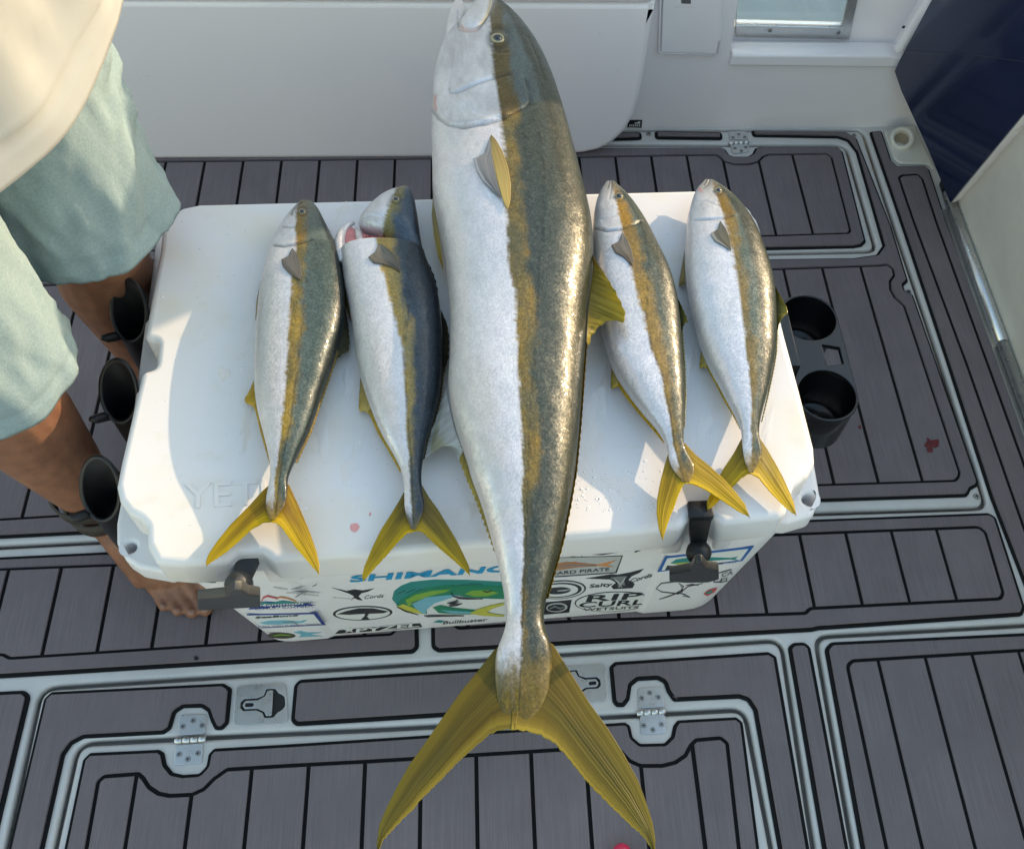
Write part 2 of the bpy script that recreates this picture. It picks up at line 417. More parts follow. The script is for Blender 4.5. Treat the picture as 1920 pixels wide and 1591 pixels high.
# fixed panel round the far hatch, with the planks the cooler stands on
HX = 'deck hatches'
pm = thing('deck_panel', (0.2, 0.0, 0), 'wide grey planked deck panel with rounded border underneath the white cooler', 'deck panel')
slab('panel_moulding', [inset(sM, G), inset(sF, -G)], -0.014, 0.0, M_DECK, pm, bevel=0.0045, res=2)
M_OUT = [(1407, 246.5), (1586, 249), (1606, 262), (1671, 427), (1702, 529), (1693, 537), (1696, 547), (1711, 554), (1833, 904), (1832, 912), (1819, 919), (1815, 928), (1810, 932),
         (1540, 941), (900, 967), (215, 999), (0, 1010), (-400, 1032), (-400, 531), (300, 513), (1449, 487), (1600, 485), (1642, 479), (1654, 462), (1604, 287), (1588, 266), (1570, 260), (1412, 257.5)]
M_IN = [(-400, 553), (300, 531), (1449, 508), (1646, 501), (1662, 499), (1673, 508), (1675, 520), (1667, 531), (1668, 546), (1676, 561), (1694, 577), (1797, 888), (1795, 897), (1788, 904), (1504, 913), (176, 966), (0, 977), (-400, 998)]
pad(pm, M_OUT, M_IN, rad=0.006, rin=0.006)
for out in ([(1227, 247), (1353, 249.5), (1355, 263.5), (1228, 262)], [(1060, 252), (1202, 249), (1204, 263), (1060, 268)]):
    pad(pm, out, rad=0.008)
def screw_mesh():
    bm = bmesh.new()
    bmesh.ops.create_cone(bm, cap_ends=True, segments=14, radius1=0.0042, radius2=0.0036, depth=0.0012)
    bmesh.ops.translate(bm, verts=bm.verts, vec=(0, 0, 0.0006))
    me = bpy.data.meshes.new('screw'); me.materials.append(M_STEELD); me.materials.append(M_DARK)
    for k in (0, 1):
        g = bmesh.ops.create_cube(bm, size=1.0)
        for v in g['verts']: v.co = Vector((v.co.x * (0.0048 if k == 0 else 0.0009), v.co.y * (0.0009 if k == 0 else 0.0048), v.co.z * 0.0004 + 0.0012 + 0.0001 * k))
        for f in {f for v in g['verts'] for f in v.link_faces}: f.material_index = 1
    bm.to_mesh(me); bm.free(); return me
SCREW = screw_mesh()
def screw(p, parent, s=1.0):
    o = link('screw', SCREW, parent, p); o.rotation_euler.z = random.uniform(0, 1.5); o.scale = (s, s, s); return o
for px in ((1703.5, 547), (1831, 930), (1601, 254), (1216, 251)):
    screw(at(*px, 0.0005), pm, 1.3)

# far hatch
hf = thing('far_hatch', (*at(900, 480, 0)[:2], 0), 'grey planked deck hatch with one steel hinge, behind the cooler below the white box', 'hatch', HX)
slab('hatch_moulding', [inset(sF, G)], -0.014, 0.0, M_DECK, hf, bevel=0.0045, res=2)
F_OUT = [(-320, 296), (1089, 279), (1352, 278), (1360, 282), (1367, 292), (1376, 295), (1402, 295), (1410, 290), (1415, 280), (1424, 277), (1570, 277), (1580, 287), (1623, 455), (1615, 463), (1600, 466), (285, 494), (-320, 512)]
F_IN = [(-320, 314), (1089, 298), (1342, 294), (1350, 299), (1358, 307), (1376, 312), (1402, 312), (1420, 307), (1430, 297), (1440, 293.5), (1548, 292), (1558, 299), (1593, 436), (1589, 441), (1440, 446), (285, 474), (-320, 492)]
pad(hf, F_OUT, F_IN, seps=[0.6105 - 0.0690 * k for k in range(-3, 26)], rad=0.006, rin=0.005)

# strips of planking fixed straight to the deck
pad(deck, [(1404, 979), (1852, 962), (1866, 970), (1921, 1140), (1916, 1155), (1535, 1181), (1522, 1184), (1080, 1208), (822, 1223), (809, 1215), (806, 1005)],
    [(1420, 1006), (1832, 990), (1845, 1000), (1878, 1113), (1873, 1124), (1517, 1142), (1509, 1151), (1080, 1165), (860, 1179), (849, 1170), (846, 1032)], rad=0.01)
pad(deck, [(-400, 1066), (0, 1045), (229, 1034), (780, 1006), (786, 1214), (776, 1225), (700, 1229), (7, 1271), (-400, 1296)],
    [(-400, 1090), (0, 1069), (229, 1060), (738, 1036), (745, 1181), (735, 1191), (540, 1202), (22, 1236), (8, 1229), (-400, 1251)], rad=0.01)
pad(deck, [(1629, 249), (1652, 246), (1671, 303), (1682, 313), (1733, 313), (1742, 320), (1775, 420), (1921, 800), (2080, 1225), (1945, 1165), (1856, 935), (1772, 675), (1692, 433)],
    [(1684, 337), (1690, 332), (1719, 330), (1728, 339), (1754, 420), (1921, 883), (2035, 1190), (1960, 1115), (1812, 690), (1712, 420)], seps=[0.7700], rad=0.006, rin=0.006)
pad(deck, [(-200, 1307), (48, 1294), (59, 1304), (-2, 1560), (-60, 1800), (-500, 1800)], None, rad=0.012)
pad(deck, [(1476, 1213), (1487, 1205), (1508, 1204), (1519, 1214), (1590, 1591), (1640, 1850), (1585, 1850), (1541, 1591)], None, rad=0.010)

def hinge(parent, up, lo, barrel, screws, z=0.0004):
    h = slab('hinge', [rounded(D(up), 0.005, 4)], z, z + 0.0022, M_STEEL, parent, bevel=0.0007)
    slab('hinge_leaf', [rounded(D(lo), 0.005, 4)], z, z + 0.0022, M_STEEL, h, bevel=0.0007)
    a, b = at(*barrel[0], z + 0.0035), at(*barrel[1], z + 0.0035)
    n = 4
    for k in range(n):
        p, q = a + (b - a) * (k / n + 0.012), a + (b - a) * ((k + 1) / n - 0.012)
        tube('knuckle', [p, p + (q - p) * 0.06, p + (q - p) * 0.94, q], [0.0034, 0.0040, 0.0040, 0.0034], M_STEEL, h, n=14)
    for s in screws: screw(at(*s, z + 0.0021), h, 0.95)
    return h
hinge(hf, [(1366, 248), (1399, 247), (1403, 262), (1367, 263)], [(1368, 272), (1404, 270), (1404, 286), (1374, 289)], [(1366, 268), (1404, 266)],
      [(1374, 258), (1385, 252), (1396, 257), (1378, 278), (1390, 283), (1398, 276)])

# near hatch: outer frame lid with three grey pads, two latches; inner lid with planks and two hinges
hn = thing('near_hatch', (*at(760, 1320, 0)[:2], 0), 'large hatch frame at the bottom, with two square steel latches and three grey foam pads', 'hatch', HX)
slab('hatch_moulding', [inset(sH, G), inset(sI, -G)], -0.014, 0.0, M_DECK, hn, bevel=0.0045, res=2)
pad(hn, [(84, 1310), (98, 1297), (420, 1281), (436, 1290), (430, 1355), (418, 1368), (404, 1368), (396, 1352), (390, 1334), (378, 1326), (345, 1327), (331, 1336), (322, 1366), (308, 1376), (158, 1384), (137, 1395), (123, 1415), (84, 1591), (15, 1900), (-60, 1900), (18, 1591)], None, rad=0.006)
pad(hn, [(552, 1285), (562, 1274), (1030, 1245), (1040, 1255), (1045, 1322), (1035, 1331), (556, 1361), (546, 1352)], None, rad=0.010)
pad(hn, [(1142, 1250), (1152, 1241), (1440, 1222), (1455, 1231), (1517, 1591), (1565, 1850), (1500, 1850), (1458, 1591), (1412, 1332), (1400, 1314), (1385, 1309), (1262, 1315), (1250, 1297), (1244, 1280), (1232, 1274), (1196, 1276), (1184, 1286), (1180, 1312), (1170, 1325), (1155, 1325), (1148, 1315)], None, rad=0.006)
hi = thing('inner_hatch', (*at(760, 1480, 0)[:2], 0), 'planked inner hatch lid at the very bottom, on two screwed steel hinges', 'hatch', HX)
slab('hatch_moulding', [inset(sI, G)], -0.014, 0.0, M_DECK, hi, bevel=0.0045, res=2)
pad(hi, [(157, 1424), (170, 1411), (300, 1405), (309, 1411), (313, 1432), (326, 1448), (345, 1452), (375, 1450), (388, 1436), (392, 1414), (402, 1403), (540, 1395), (1172, 1354), (1181, 1360), (1186, 1382), (1200, 1394), (1245, 1393), (1258, 1380), (1262, 1360), (1270, 1350), (1380, 1344), (1392, 1354), (1423, 1591), (1460, 1850), (60, 1900), (122, 1591)],
    [(187, 1466), (198, 1456), (262, 1451), (271, 1459), (282, 1476), (300, 1488), (320, 1492), (362, 1490), (384, 1480), (404, 1460), (428, 1443), (540, 1436), (690, 1428), (1150, 1400), (1165, 1411), (1180, 1427), (1200, 1436), (1240, 1436), (1265, 1430), (1284, 1417), (1294, 1398), (1304, 1388), (1350, 1384), (1362, 1394), (1384, 1591), (1420, 1850), (105, 1900), (165, 1591)],
    seps=[-0.4395 + 0.0708 * k for k in range(0, 11)] + [0.2679], rad=0.006, rin=0.006)
hinge(hi, [(337, 1340), (388, 1338), (386, 1375), (333, 1379)], [(330, 1397), (383, 1393), (379, 1431), (326, 1434)], [(327, 1388), (387, 1384)],
      [(343, 1361), (362, 1350), (379, 1359), (336, 1413), (352, 1422), (371, 1411)])
hinge(hi, [(1195, 1290), (1241, 1287), (1246, 1325), (1197, 1328)], [(1199, 1341), (1247, 1338), (1249, 1374), (1202, 1377)], [(1193, 1336), (1248, 1332)],
      [(1203, 1308), (1218, 1298), (1234, 1306), (1207, 1359), (1224, 1367), (1240, 1357)])
def flush_latch(parent, c4, flip):
    P = [np.array(p) for p in D(c4)]
    o = P[3]; X = P[2] - P[3]; Y = P[0] - P[3]
    mp = lambda q: [tuple(o + X * ((1 - a) if flip else a) + Y * b) for a, b in q]
    circ = [(0.73 + 0.20 * math.cos(t), 0.52 + 0.25 * math.sin(t)) for t in np.linspace(-1.25, 1.25, 12)]
    hole = [(0.17, 0.36), (0.40, 0.36), (0.52, 0.28), (0.56, 0.16), (0.72, 0.16)] + circ + [(0.72, 0.88), (0.56, 0.88), (0.52, 0.72), (0.40, 0.66), (0.17, 0.66), (0.11, 0.58), (0.11, 0.44)]
    pl = slab('latch_plate', [rounded(D(c4), 0.009, 5), mp(hole)], 0.0004, 0.0028, M_STEEL, parent, bevel=0.0006)
    slab('latch_recess', [inset(rounded(D(c4), 0.009, 5), 0.003)], 0.0001, 0.0006, M_DARK, pl)
    hd = [(0.20, 0.40), (0.42, 0.40), (0.55, 0.31), (0.59, 0.20), (0.69, 0.20), (0.69, 0.84), (0.59, 0.84), (0.55, 0.70), (0.42, 0.61), (0.20, 0.61), (0.15, 0.50)]
    slot = [(0.20, 0.46), (0.33, 0.45), (0.36, 0.50), (0.33, 0.55), (0.20, 0.55)]
    slab('latch_handle', [rounded(mp(hd), 0.0015, 2), mp(slot)], 0.0008, 0.0034, M_STEEL, pl, bevel=0.0005)
    return pl
flush_latch(hn, [(443, 1286), (536, 1279), (542, 1355), (437, 1361)], False)
flush_latch(hn, [(1040, 1250), (1135, 1244), (1140, 1315), (1046, 1321)], True)

# right-hand hatch
hr = thing('side_hatch', (*at(1750, 1400, 0)[:2], 0), 'grey planked hatch in the lower right corner of the deck', 'hatch', HX)
slab('hatch_moulding', [inset(sQ, G)], -0.014, 0.0, M_DECK, hr, bevel=0.0045, res=2)
pad(hr, [(1545, 1217), (1556, 1204), (2040, 1181), (2140, 1591), (2200, 1780), (1650, 1780), (1613, 1591)],
    [(1587, 1250), (1596, 1240), (2000, 1215), (2080, 1591), (2140, 1740), (1690, 1740), (1660, 1591)], seps=[0.5441 + 0.0683 * k for k in range(0, 6)], rad=0.012)

# ---- far white box (seat module) in front of the wall
YW, YB, XG = 0.8025, 0.7213, 0.8951
def wl(pts, y): return [(float(q[0]), float(q[2])) for q in (atY(px, py, y) for px, py in pts)]
box_l = [(-1.45, 0.010)] + wl([(290, 300), (810, 297), (1062, 291), (1092, 289), (1122, 283), (1150, 268), (1172, 247), (1188, 220), (1199, 185), (1207, 145), (1214, 100), (1222, 45), (1228, 12)], YB) + [(0.305, 0.329), (-1.45, 0.329)]
bx = thing('seat_box', (0, 0.76, 0), 'big smooth white box with a rounded lower corner, standing behind the cooler', 'box')
slab('moulded_shell', [rounded(box_l, [0, 0.01] + [0.02] * (len(box_l) - 4) + [0.012, 0.0], 3)], -0.001, 0.079, M_GEL, bx, bevel=0.010, res=4, frame=((0, YW - 0.002, 0), (1, 0, 0), (0, 0, 1), (0, -1, 0)))
slab('cushion_top', [rounded([(-1.44, YB - 0.004), (0.305, YB - 0.004), (0.305, YB + 0.4), (-1.44, YB + 0.4)], 0.02)], 0.3295, 0.362, M_GEL, bx, bevel=0.012, res=3)

# ---- back wall with a doorway recess
FW = ((0, YW, 0), (1, 0, 0), (0, 0, 1), (0, -1, 0))
open_w = [(0.470, 0.168), (0.792, 0.163), (0.880, 0.66), (0.44, 0.66)]
wall = thing('stern_wall', (0.4, YW, 0), 'white moulded wall with a recessed window opening beside the big white box', 'wall')
slab('wall_skin', [[(-1.9, -0.01), (0.95, -0.01), (0.95, 1.03), (-1.9, 1.03)], open_w], -0.05, 0.0, M_GEL, wall, frame=FW)
slab('sill', [rounded(wl([(1366, 117), (1690, 121), (1692, 102), (1664, 98), (1372, 96)], YW), 0.004)], -0.03, 0.010, M_GEL, wall, bevel=0.004, res=2, frame=FW)
slab('wall_cap', [[(-1.9, 1.025), (0.955, 1.025), (0.955, 1.06), (-1.9, 1.06)]], -0.09, 0.02, M_GEL, wall, bevel=0.008, res=2, frame=FW)
# recessed door panel with its steel framed window
YD = YW + 0.045
FD = ((0, YD, 0), (1, 0, 0), (0, 0, 1), (0, -1, 0))
dr = thing('transom_door', (0.65, YD, 0.15), 'white recessed door panel holding a steel framed window, top right', 'door')
w_in = wl([(1401, 44), (1587, 48), (1612, -60), (1634, -170), (1390, -170)], YD)
w_fr = wl([(1385, 66), (1591, 71), (1605, 10), (1646, -190), (1362, -190), (1396, -60), (1392, 20)], YD)
w_fr = wl([(1378, 66), (1591, 71), (1648, -190), (1380, -190)], YD)
w_in = wl([(1378, 45), (1578, 50), (1632, -180), (1382, -180)], YD)
slab('door_skin', [[(0.40, 0.10), (0.92, 0.10), (0.92, 0.69), (0.40, 0.69)], inset(w_in, -0.004)], -0.022, 0.0, M_GEL, dr, frame=FD)
slab('steel_frame', [w_fr, w_in], 0.0005, 0.006, M_STEEL, dr, bevel=0.0015, frame=FD)
slab('pane', [inset(w_in, -0.002)], -0.014, -0.009, M_PANE, dr, frame=FD)
for s in ((1444, 57), (1572, 61)):
    q = atY(*s, YD - 0.0062); o = link('screw', SCREW, dr, q); o.rotation_euler = (R_(90), 0.4, 0); o.scale = (1.1, 1.1, 1.1)
# slim white grab rail beside the doorway
a, b = atY(1682, 97, YW - 0.02), atY(1757, -20, YW - 0.02)
rl = thing('grab_rail', a, 'slim rounded white rail leaning beside the window recess, left of the navy panel', 'rail')
tube('rail_bar', [a, a + (b - a) * 0.02, a + (b - a) * 0.06, b, b + (b - a) * 0.8], [0.004, 0.008, 0.010, 0.010, 0.010], M_GEL, rl, n=16)
v, f = lathe([(0.0, 0.0), (0.0022, 0.0), (0.003, 0.001), (0.0022, 0.0016), (0, 0.0016)], atY(1694, 50, YW - 0.03), 12, (0, -1, 0)); mk('rivet', v, f, M_DARK, rl)
# access panel
ap = thing('access_panel', atY(1290, 100, YW), 'pale locker panel with a raised rim, on the wall right of the white box', 'panel')
pa = wl([(1233, 97), (1345, 101), (1352, 70), (1352, -150), (1240, -150)], YW)
slab('panel_face', [rounded(pa, 0.006)], 0.0, 0.004, M_GEL, ap, bevel=0.001, frame=FW)
slab('panel_rim', [rounded(pa, 0.006), inset(rounded(pa, 0.006), 0.005)], 0.004, 0.0085, M_GEL, ap, bevel=0.0018, frame=FW)
slab('panel_latch', [rounded(wl([(1262, 8), (1305, 9), (1306, -30), (1262, -30)], YW), 0.003)], 0.004, 0.009, M_GEL, ap, bevel=0.0015, frame=FW)
slab('latch_slot', [wl([(1276, 0), (1294, 1), (1294, -10), (1276, -10)], YW)], 0.009, 0.0094, M_STEELD, ap, frame=FW)
# small black label low on the wall
sg = thing('hull_label', atY(1190, 232, YW - 0.004), 'small black label with white figures, low on the wall beside the box corner', 'label')
slab('label_plate', [wl([(1176, 237), (1203, 238), (1204, 224), (1178, 224)], YW)], 0.0008, 0.0022, ink('black', 0), sg, frame=FW)
for k in range(6):
    x0 = 1180 + k * 3.6
    slab('figure', [wl([(x0, 235.5), (x0 + 1.8, 235.5), (x0 + 1.8, 231.5), (x0, 231.5)], YW)], 0.0022, 0.0025, ink('white', 0), sg, frame=FW)
slab('figure', [wl([(1190, 230), (1200, 230), (1200, 226), (1196, 226), (1196, 228), (1190, 228)], YW)], 0.0022, 0.0025, ink('white', 0), sg, frame=FW)

# ---- right side: gunwale, rub rail, scupper, navy door
gw = thing('gunwale', (XG, -0.4, 0), 'tall plain white inner side of the boat at the right edge', 'gunwale')
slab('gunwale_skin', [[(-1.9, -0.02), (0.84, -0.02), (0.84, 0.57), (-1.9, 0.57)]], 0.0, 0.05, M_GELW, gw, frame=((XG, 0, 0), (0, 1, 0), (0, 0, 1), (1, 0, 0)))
slab('gunwale_cap', [[(-1.9, 0.565), (0.90, 0.565), (0.90, 0.605), (-1.9, 0.605)]], -0.012, 0.22, M_GEL, gw, bevel=0.012, res=2, frame=((XG, 0, 0), (0, 1, 0), (0, 0, 1), (1, 0, 0)))
gl = thing('far_gunwale', (-1.75, -0.4, 0), 'plain white inner side of the boat beyond the standing person', 'gunwale')
slab('gunwale_skin', [[(-1.9, -0.02), (0.84, -0.02), (0.84, 0.57), (-1.9, 0.57)]], 0.0, 0.05, M_GELW, gl, frame=((-1.72, 0, 0), (0, 1, 0), (0, 0, 1), (-1, 0, 0)))
slab('gunwale_cap', [[(-1.9, 0.565), (0.90, 0.565), (0.90, 0.605), (-1.9, 0.605)]], -0.012, 0.22, M_GEL, gl, bevel=0.012, res=2, frame=((-1.72, 0, 0), (0, 1, 0), (0, 0, 1), (-1, 0, 0)))
rr = thing('rub_rail', (XG, 0.2, 0), 'long steel edge rail where the deck meets the right side', 'rail')
tube('rail_tube', [(XG - 0.011, y, 0.017) for y in (-1.9, 0.25)], 0.0095, M_STEEL, rr, n=14)
tube('rail_tube', [(XG - 0.011, y, 0.017) for y in (0.252, 0.60)], 0.0105, M_STEEL, rr, n=14)
slab('rail_base', [[(XG - 0.027, -1.9), (XG + 0.0, -1.9), (XG + 0.0, 0.57), (XG - 0.027, 0.57)]], 0.0005, 0.008, M_STEELD, rr, bevel=0.002)
sp = at(1690, 262, 0.01)
sc_ = thing('scupper', sp, 'cream round drain fitting in the deck corner beside the navy panel', 'drain')
v, f = lathe([(0.014, -0.002), (0.0145, 0.010), (0.017, 0.014), (0.021, 0.0135), (0.0235, 0.010), (0.0245, -0.010), (0.026, -0.0102)], sp, 28, (-0.25, -0.45, 0.9)); mk('collar', v, f, M_GELW, sc_)
v, f = lathe([(0.0, -0.001), (0.0145, -0.001)], sp, 28, (-0.25, -0.45, 0.9)); mk('drain_hole', v, f, mat('drain_shade', (0.30, 0.23, 0.15), 0.6), sc_)
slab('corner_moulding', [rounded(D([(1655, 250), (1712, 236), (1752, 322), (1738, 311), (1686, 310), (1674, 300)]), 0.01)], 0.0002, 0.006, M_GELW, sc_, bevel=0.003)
P1, P2, P3 = at(1785, 378, 0.03), atY(1680, 130, YW - 0.02), np.array([0.870, 0.487, 0.300])
nn = np.cross(P2 - P1, P3 - P1); nn /= np.linalg.norm(nn)
if nn @ (CAM - P1) < 0: nn = -nn
pX = (P3 - P1) / np.linalg.norm(P3 - P1); pY = np.cross(nn, pX)
def pp(px, py):
    q = atP(px, py, P1, nn) - P1; return (q @ pX, q @ pY)
dn = thing('navy_door', P1, 'open glossy navy blue door panel with a white edge, hanging at the right', 'door')
pts = [pp(1785, 378), pp(1740, 270), pp(1694, 170), pp(1681, 132), pp(1690, 112), pp(1750, 0), pp(1830, -150), pp(2080, -150), pp(2060, 45), pp(1920, 215)]
slab('navy_face', [pts], 0.0, 0.004, M_NAVY, dn, frame=(P1, pX, pY, nn))
slab('door_core', [inset(pts, -0.0015)], -0.035, -0.0003, M_GEL, dn, bevel=0.002, frame=(P1, pX, pY, nn))
cr = [pp(1703, 93), pp(1830, 100), pp(1960, 118), pp(1960, 122), pp(1830, 104), pp(1703, 97)]
slab('crease', [cr], 0.004, 0.0052, M_NAVY, dn, bevel=0.0005, frame=(P1, pX, pY, nn))
v_ = at(1774, 345, 0.02)
from_bm('hinge_block', box_bm(tuple(v_), (0.012, 0.03, 0.03)), M_RUB, dn, bev=0.003)

# ---- outside: swim platform, hull side, sea
tag(slab('swim_platform', [[(-1.7, 0.92), (1.2, 0.92), (1.2, 1.75), (-1.7, 1.75)]], -0.06, -0.02, mat('platform_gelcoat', (0.10, 0.15, 0.20), 0.45, var=0.12, vscale=10), bevel=0.01), kind='structure')
wv = 3000.0
tag(mk('sea_water', [(-wv, -wv, -0.75), (wv, -wv, -0.75), (wv, wv, -0.75), (-wv, wv, -0.75)], [(0, 1, 2, 3)], M_WATER, smooth=False), kind='structure')
tag(slab('boat_hull', [rounded([(-1.95, -4.5), (1.12, -4.5), (1.12, 0.95), (-1.95, 0.95)], 0.2)], -0.9, -0.055, M_GEL, bevel=0.05), kind='structure')

# stains on the planks
def blot(name, c, r, mt, label, cat, seed, sx=1.0, z=ZF + 0.0006, n=26, amp=0.35):
    rg = np.random.default_rng(seed); ph = rg.random(5) * 6.28
    pts = []
    for k in range(n):
        a = 2 * math.pi * k / n; q = r * (1 + amp * (0.5 * math.sin(2 * a + ph[0]) + 0.4 * math.sin(3 * a + ph[1]) + 0.35 * math.sin(5 * a + ph[2]) + 0.25 * math.sin(9 * a + ph[3])))
        pts.append((c[0] + q * sx * math.cos(a), c[1] + q * math.sin(a)))
    o = slab(name, [pts], z - 0.0002, z + 0.0004, mt, bevel=0.0002, res=0); return tag(o, label, cat)
c = at(1746, 833, ZF)
blot('blood_stain', c, 0.0115, M_BLOODD, 'ragged dark red blood stain on the grey planks right of the cup holder', 'stain', 3, 0.9, amp=0.55)
c = at(1612, 800, ZF); blot('dirt_speck', c, 0.003, M_BLOODD, 'small brown speck on a plank just below the cup holder', 'stain', 5)
c = at(368, 1233, ZF); blot('dirt_speck', c, 0.0028, M_DARK, 'tiny black speck on the border board below the bare toes', 'stain', 6)
pk = thing('pink_knob', at(1166, 1596, 0.02), 'small glossy pink knob peeping in at the bottom edge right of the big tail', 'knob')  # unidentified pink object, given the shape of a plain knob
v, f = lathe([(0.0001, -0.012), (0.006, -0.0105), (0.0105, -0.006), (0.012, 0), (0.0105, 0.006), (0.006, 0.0105), (0.0001, 0.012)], at(1166, 1598, 0.02), 20); mk('knob_body', v, f, M_PINK, pk)
v, f = sweep([at(1166, 1598, 0.02) + np.array([0, -0.010, 0]), at(1166, 1598, 0.02) + np.array([0, -0.03, -0.004])], 0.0015, 8); mk('knob_stem', v, f, M_GEL, pk)

# ================================================================== the cooler
ZL = 0.405                                    # top of the lid
YAW = 0.0328
co_ = thing('cooler', (0.0, -0.01, ZF), 'big white sticker covered cooler with black rubber latches, under the row of fish', 'cooler')
def zone_x(px): return 0
FY0 = -0.2045
def front_y(x, z): return FY0 + YAW * x - 0.115 * z
def body_ring(z, k=0.0):
    """plan outline of the cooler body at height z, k shrinks it; the middle of the front is set back"""
    t = z / 0.33
    xl, xr = -0.300 - 0.038 * t + k, 0.334 + 0.030 * t - k
    yf, yb = -0.2045 - 0.038 * t + k, 0.170 + 0.02 * t - k
    s = 0.0035
    p = [(xl, yf), (-0.213, yf), (-0.203, yf + s), (0.212, yf + s), (0.222, yf), (xr, yf), (xr, yb), (xl, yb)]
    p = rounded(p, [0.055, 0.006, 0.006, 0.006, 0.006, 0.055, 0.05, 0.05], 7)
    return [(x, y + YAW * x, z) for x, y in p]
v, f = [], []
zs = [(ZF, 0.006), (ZF + 0.002, 0.002), (ZF + 0.006, 0.0003)] + [(0.02 + 0.30 * i / 8, 0) for i in range(9)] + [(0.332, 0.004)]
for i, (z, k) in enumerate(zs):
    r = body_ring(z, k); n = len(r)
    v += r
    if i:
        for j in range(n): f.append(((i - 1) * n + j, (i - 1) * n + (j + 1) % n, i * n + (j + 1) % n, i * n + j))
f.append(tuple(range(n))[::-1]); f.append(tuple((len(zs) - 1) * n + j for j in range(n)))
o = mk('body', v, f, M_BODY, co_); o.data.set_sharp_from_angle(angle=R_(50))
# tie-down flange with holes, and the lid
fr_ = lambda px, py: (at(px, py, 0.345)[0], front_y(at(px, py, 0.345)[0], 0.33) + 0.003)
flange = rounded(D([(300, 415), (1412, 385), (1470, 640), (1522, 858), (1536, 940), (1520, 972), (1475, 985)], 0.345) + [fr_(1440, 990), fr_(900, 1044), fr_(345, 1079)] + D([(318, 1078), (262, 1068), (238, 1052), (222, 1022), (222, 985), (235, 915)], 0.345), [0.05, 0.05, 0, 0, 0.01, 0.012, 0.004, 0.004, 0, 0.004, 0.004, 0.01, 0.008, 0.01, 0, 0], 5)
slab('tie_down_flange', [flange, ngon(at(248, 1030, 0.345)[:2], 0.0062, 18), ngon(at(1514, 940, 0.345)[:2], 0.0078, 18)], 0.322, 0.3525, M_PLAST, co_, bevel=0.005, res=3)
lid_px = [(300, 470), (303, 432), (318, 405), (342, 390), (375, 383), (700, 375), (1100, 362), (1300, 357), (1350, 361), (1385, 372), (1408, 395), (1420, 425),
          (1462, 595), (1500, 735), (1526, 838), (1528, 868), (1514, 894), (1487, 914), (1480, 940), (1473, 962), (1462, 970), (1354, 983), (1337, 967), (1292, 970), (1276, 991), (1190, 1000), (1066, 1010), (900, 1024), (700, 1042), (512, 1052), (490, 1036), (443, 1038), (424, 1056),
          (340, 1060), (293, 1056), (276, 1024), (275, 988), (262, 974), (240, 962), (224, 940), (218, 912), (226, 870), (266, 697), (292, 692), (297, 640), (270, 636)]
lid = slab('lid', [rounded(D(lid_px, ZL - 0.003), 0.010, 4)], 0.3530, ZL, M_LID, co_, bevel=0.008, res=4)
# shallow raised field on the lid
# lugs of the lid either side of each latch
for q in ([(395, 1075), (432, 1075), (432, 1060), (395, 1060)], [(492, 1082), (560, 1082), (560, 1060), (492, 1060)], [(1238, 1024), (1284, 1022), (1284, 1000), (1238, 1000)], [(1343, 1018), (1375, 1014), (1375, 995), (1343, 995)]):
    c = D(q, 0.35); c = [(x, front_y(x, 0.345) - 0.012 if i < 2 else front_y(x, 0.345) + 0.01) for i, (x, y) in enumerate(c)]
    slab('lid_lug', [rounded(c, 0.006, 3)], 0.320, 0.360, M_PLAST, lid, bevel=0.006, res=3)
# raised maker's lettering, moulded in the lid
def text_mesh(s, bold=0.0, ext=0.0, shear=0.0, bev=0.0):
    cu = bpy.data.curves.new('letters', 'FONT'); cu.body = s; cu.offset = bold; cu.extrude = ext; cu.shear = shear; cu.resolution_u = 3
    if bev: cu.bevel_depth = bev
    ob = bpy.data.objects.new('letters', cu); me = bpy.data.meshes.new_from_object(ob)
    bpy.data.objects.remove(ob); bpy.data.curves.remove(cu)
    co = np.empty(len(me.vertices) * 3); me.vertices.foreach_get('co', co); co = co.reshape(-1, 3)
    lo, hi = co.min(0), co.max(0); co[:, :2] = (co[:, :2] - lo[:2]) / (hi[:2] - lo[:2])
    return me, co
def put_text(name, s, O, X, Y, N, mt, parent, ext=0.0, **kw):
    me, co = text_mesh(s, ext=0.5 if ext else 0.0, **kw)
    z = co[:, 2:] * (ext / 1.0) + ext / 2
    w = np.array(O) + co[:, :1] * np.array(X) + co[:, 1:2] * np.array(Y) + z * np.array(N) - base_of(parent)
    me.vertices.foreach_set('co', w.ravel()); me.name = name; me.materials.clear(); me.materials.append(mt); me.update()
    return link(name, me, parent)
O = at(346, 953, ZL); X = at(500, 944, ZL) - O; Y = at(346, 908, ZL) - O; X[2] = Y[2] = 0
put_text('raised_lettering', 'YETI', O - np.array([0, 0, 0.0006]), X, Y, (0, 0, 1), M_LID, lid, ext=0.0016, bold=0.004)

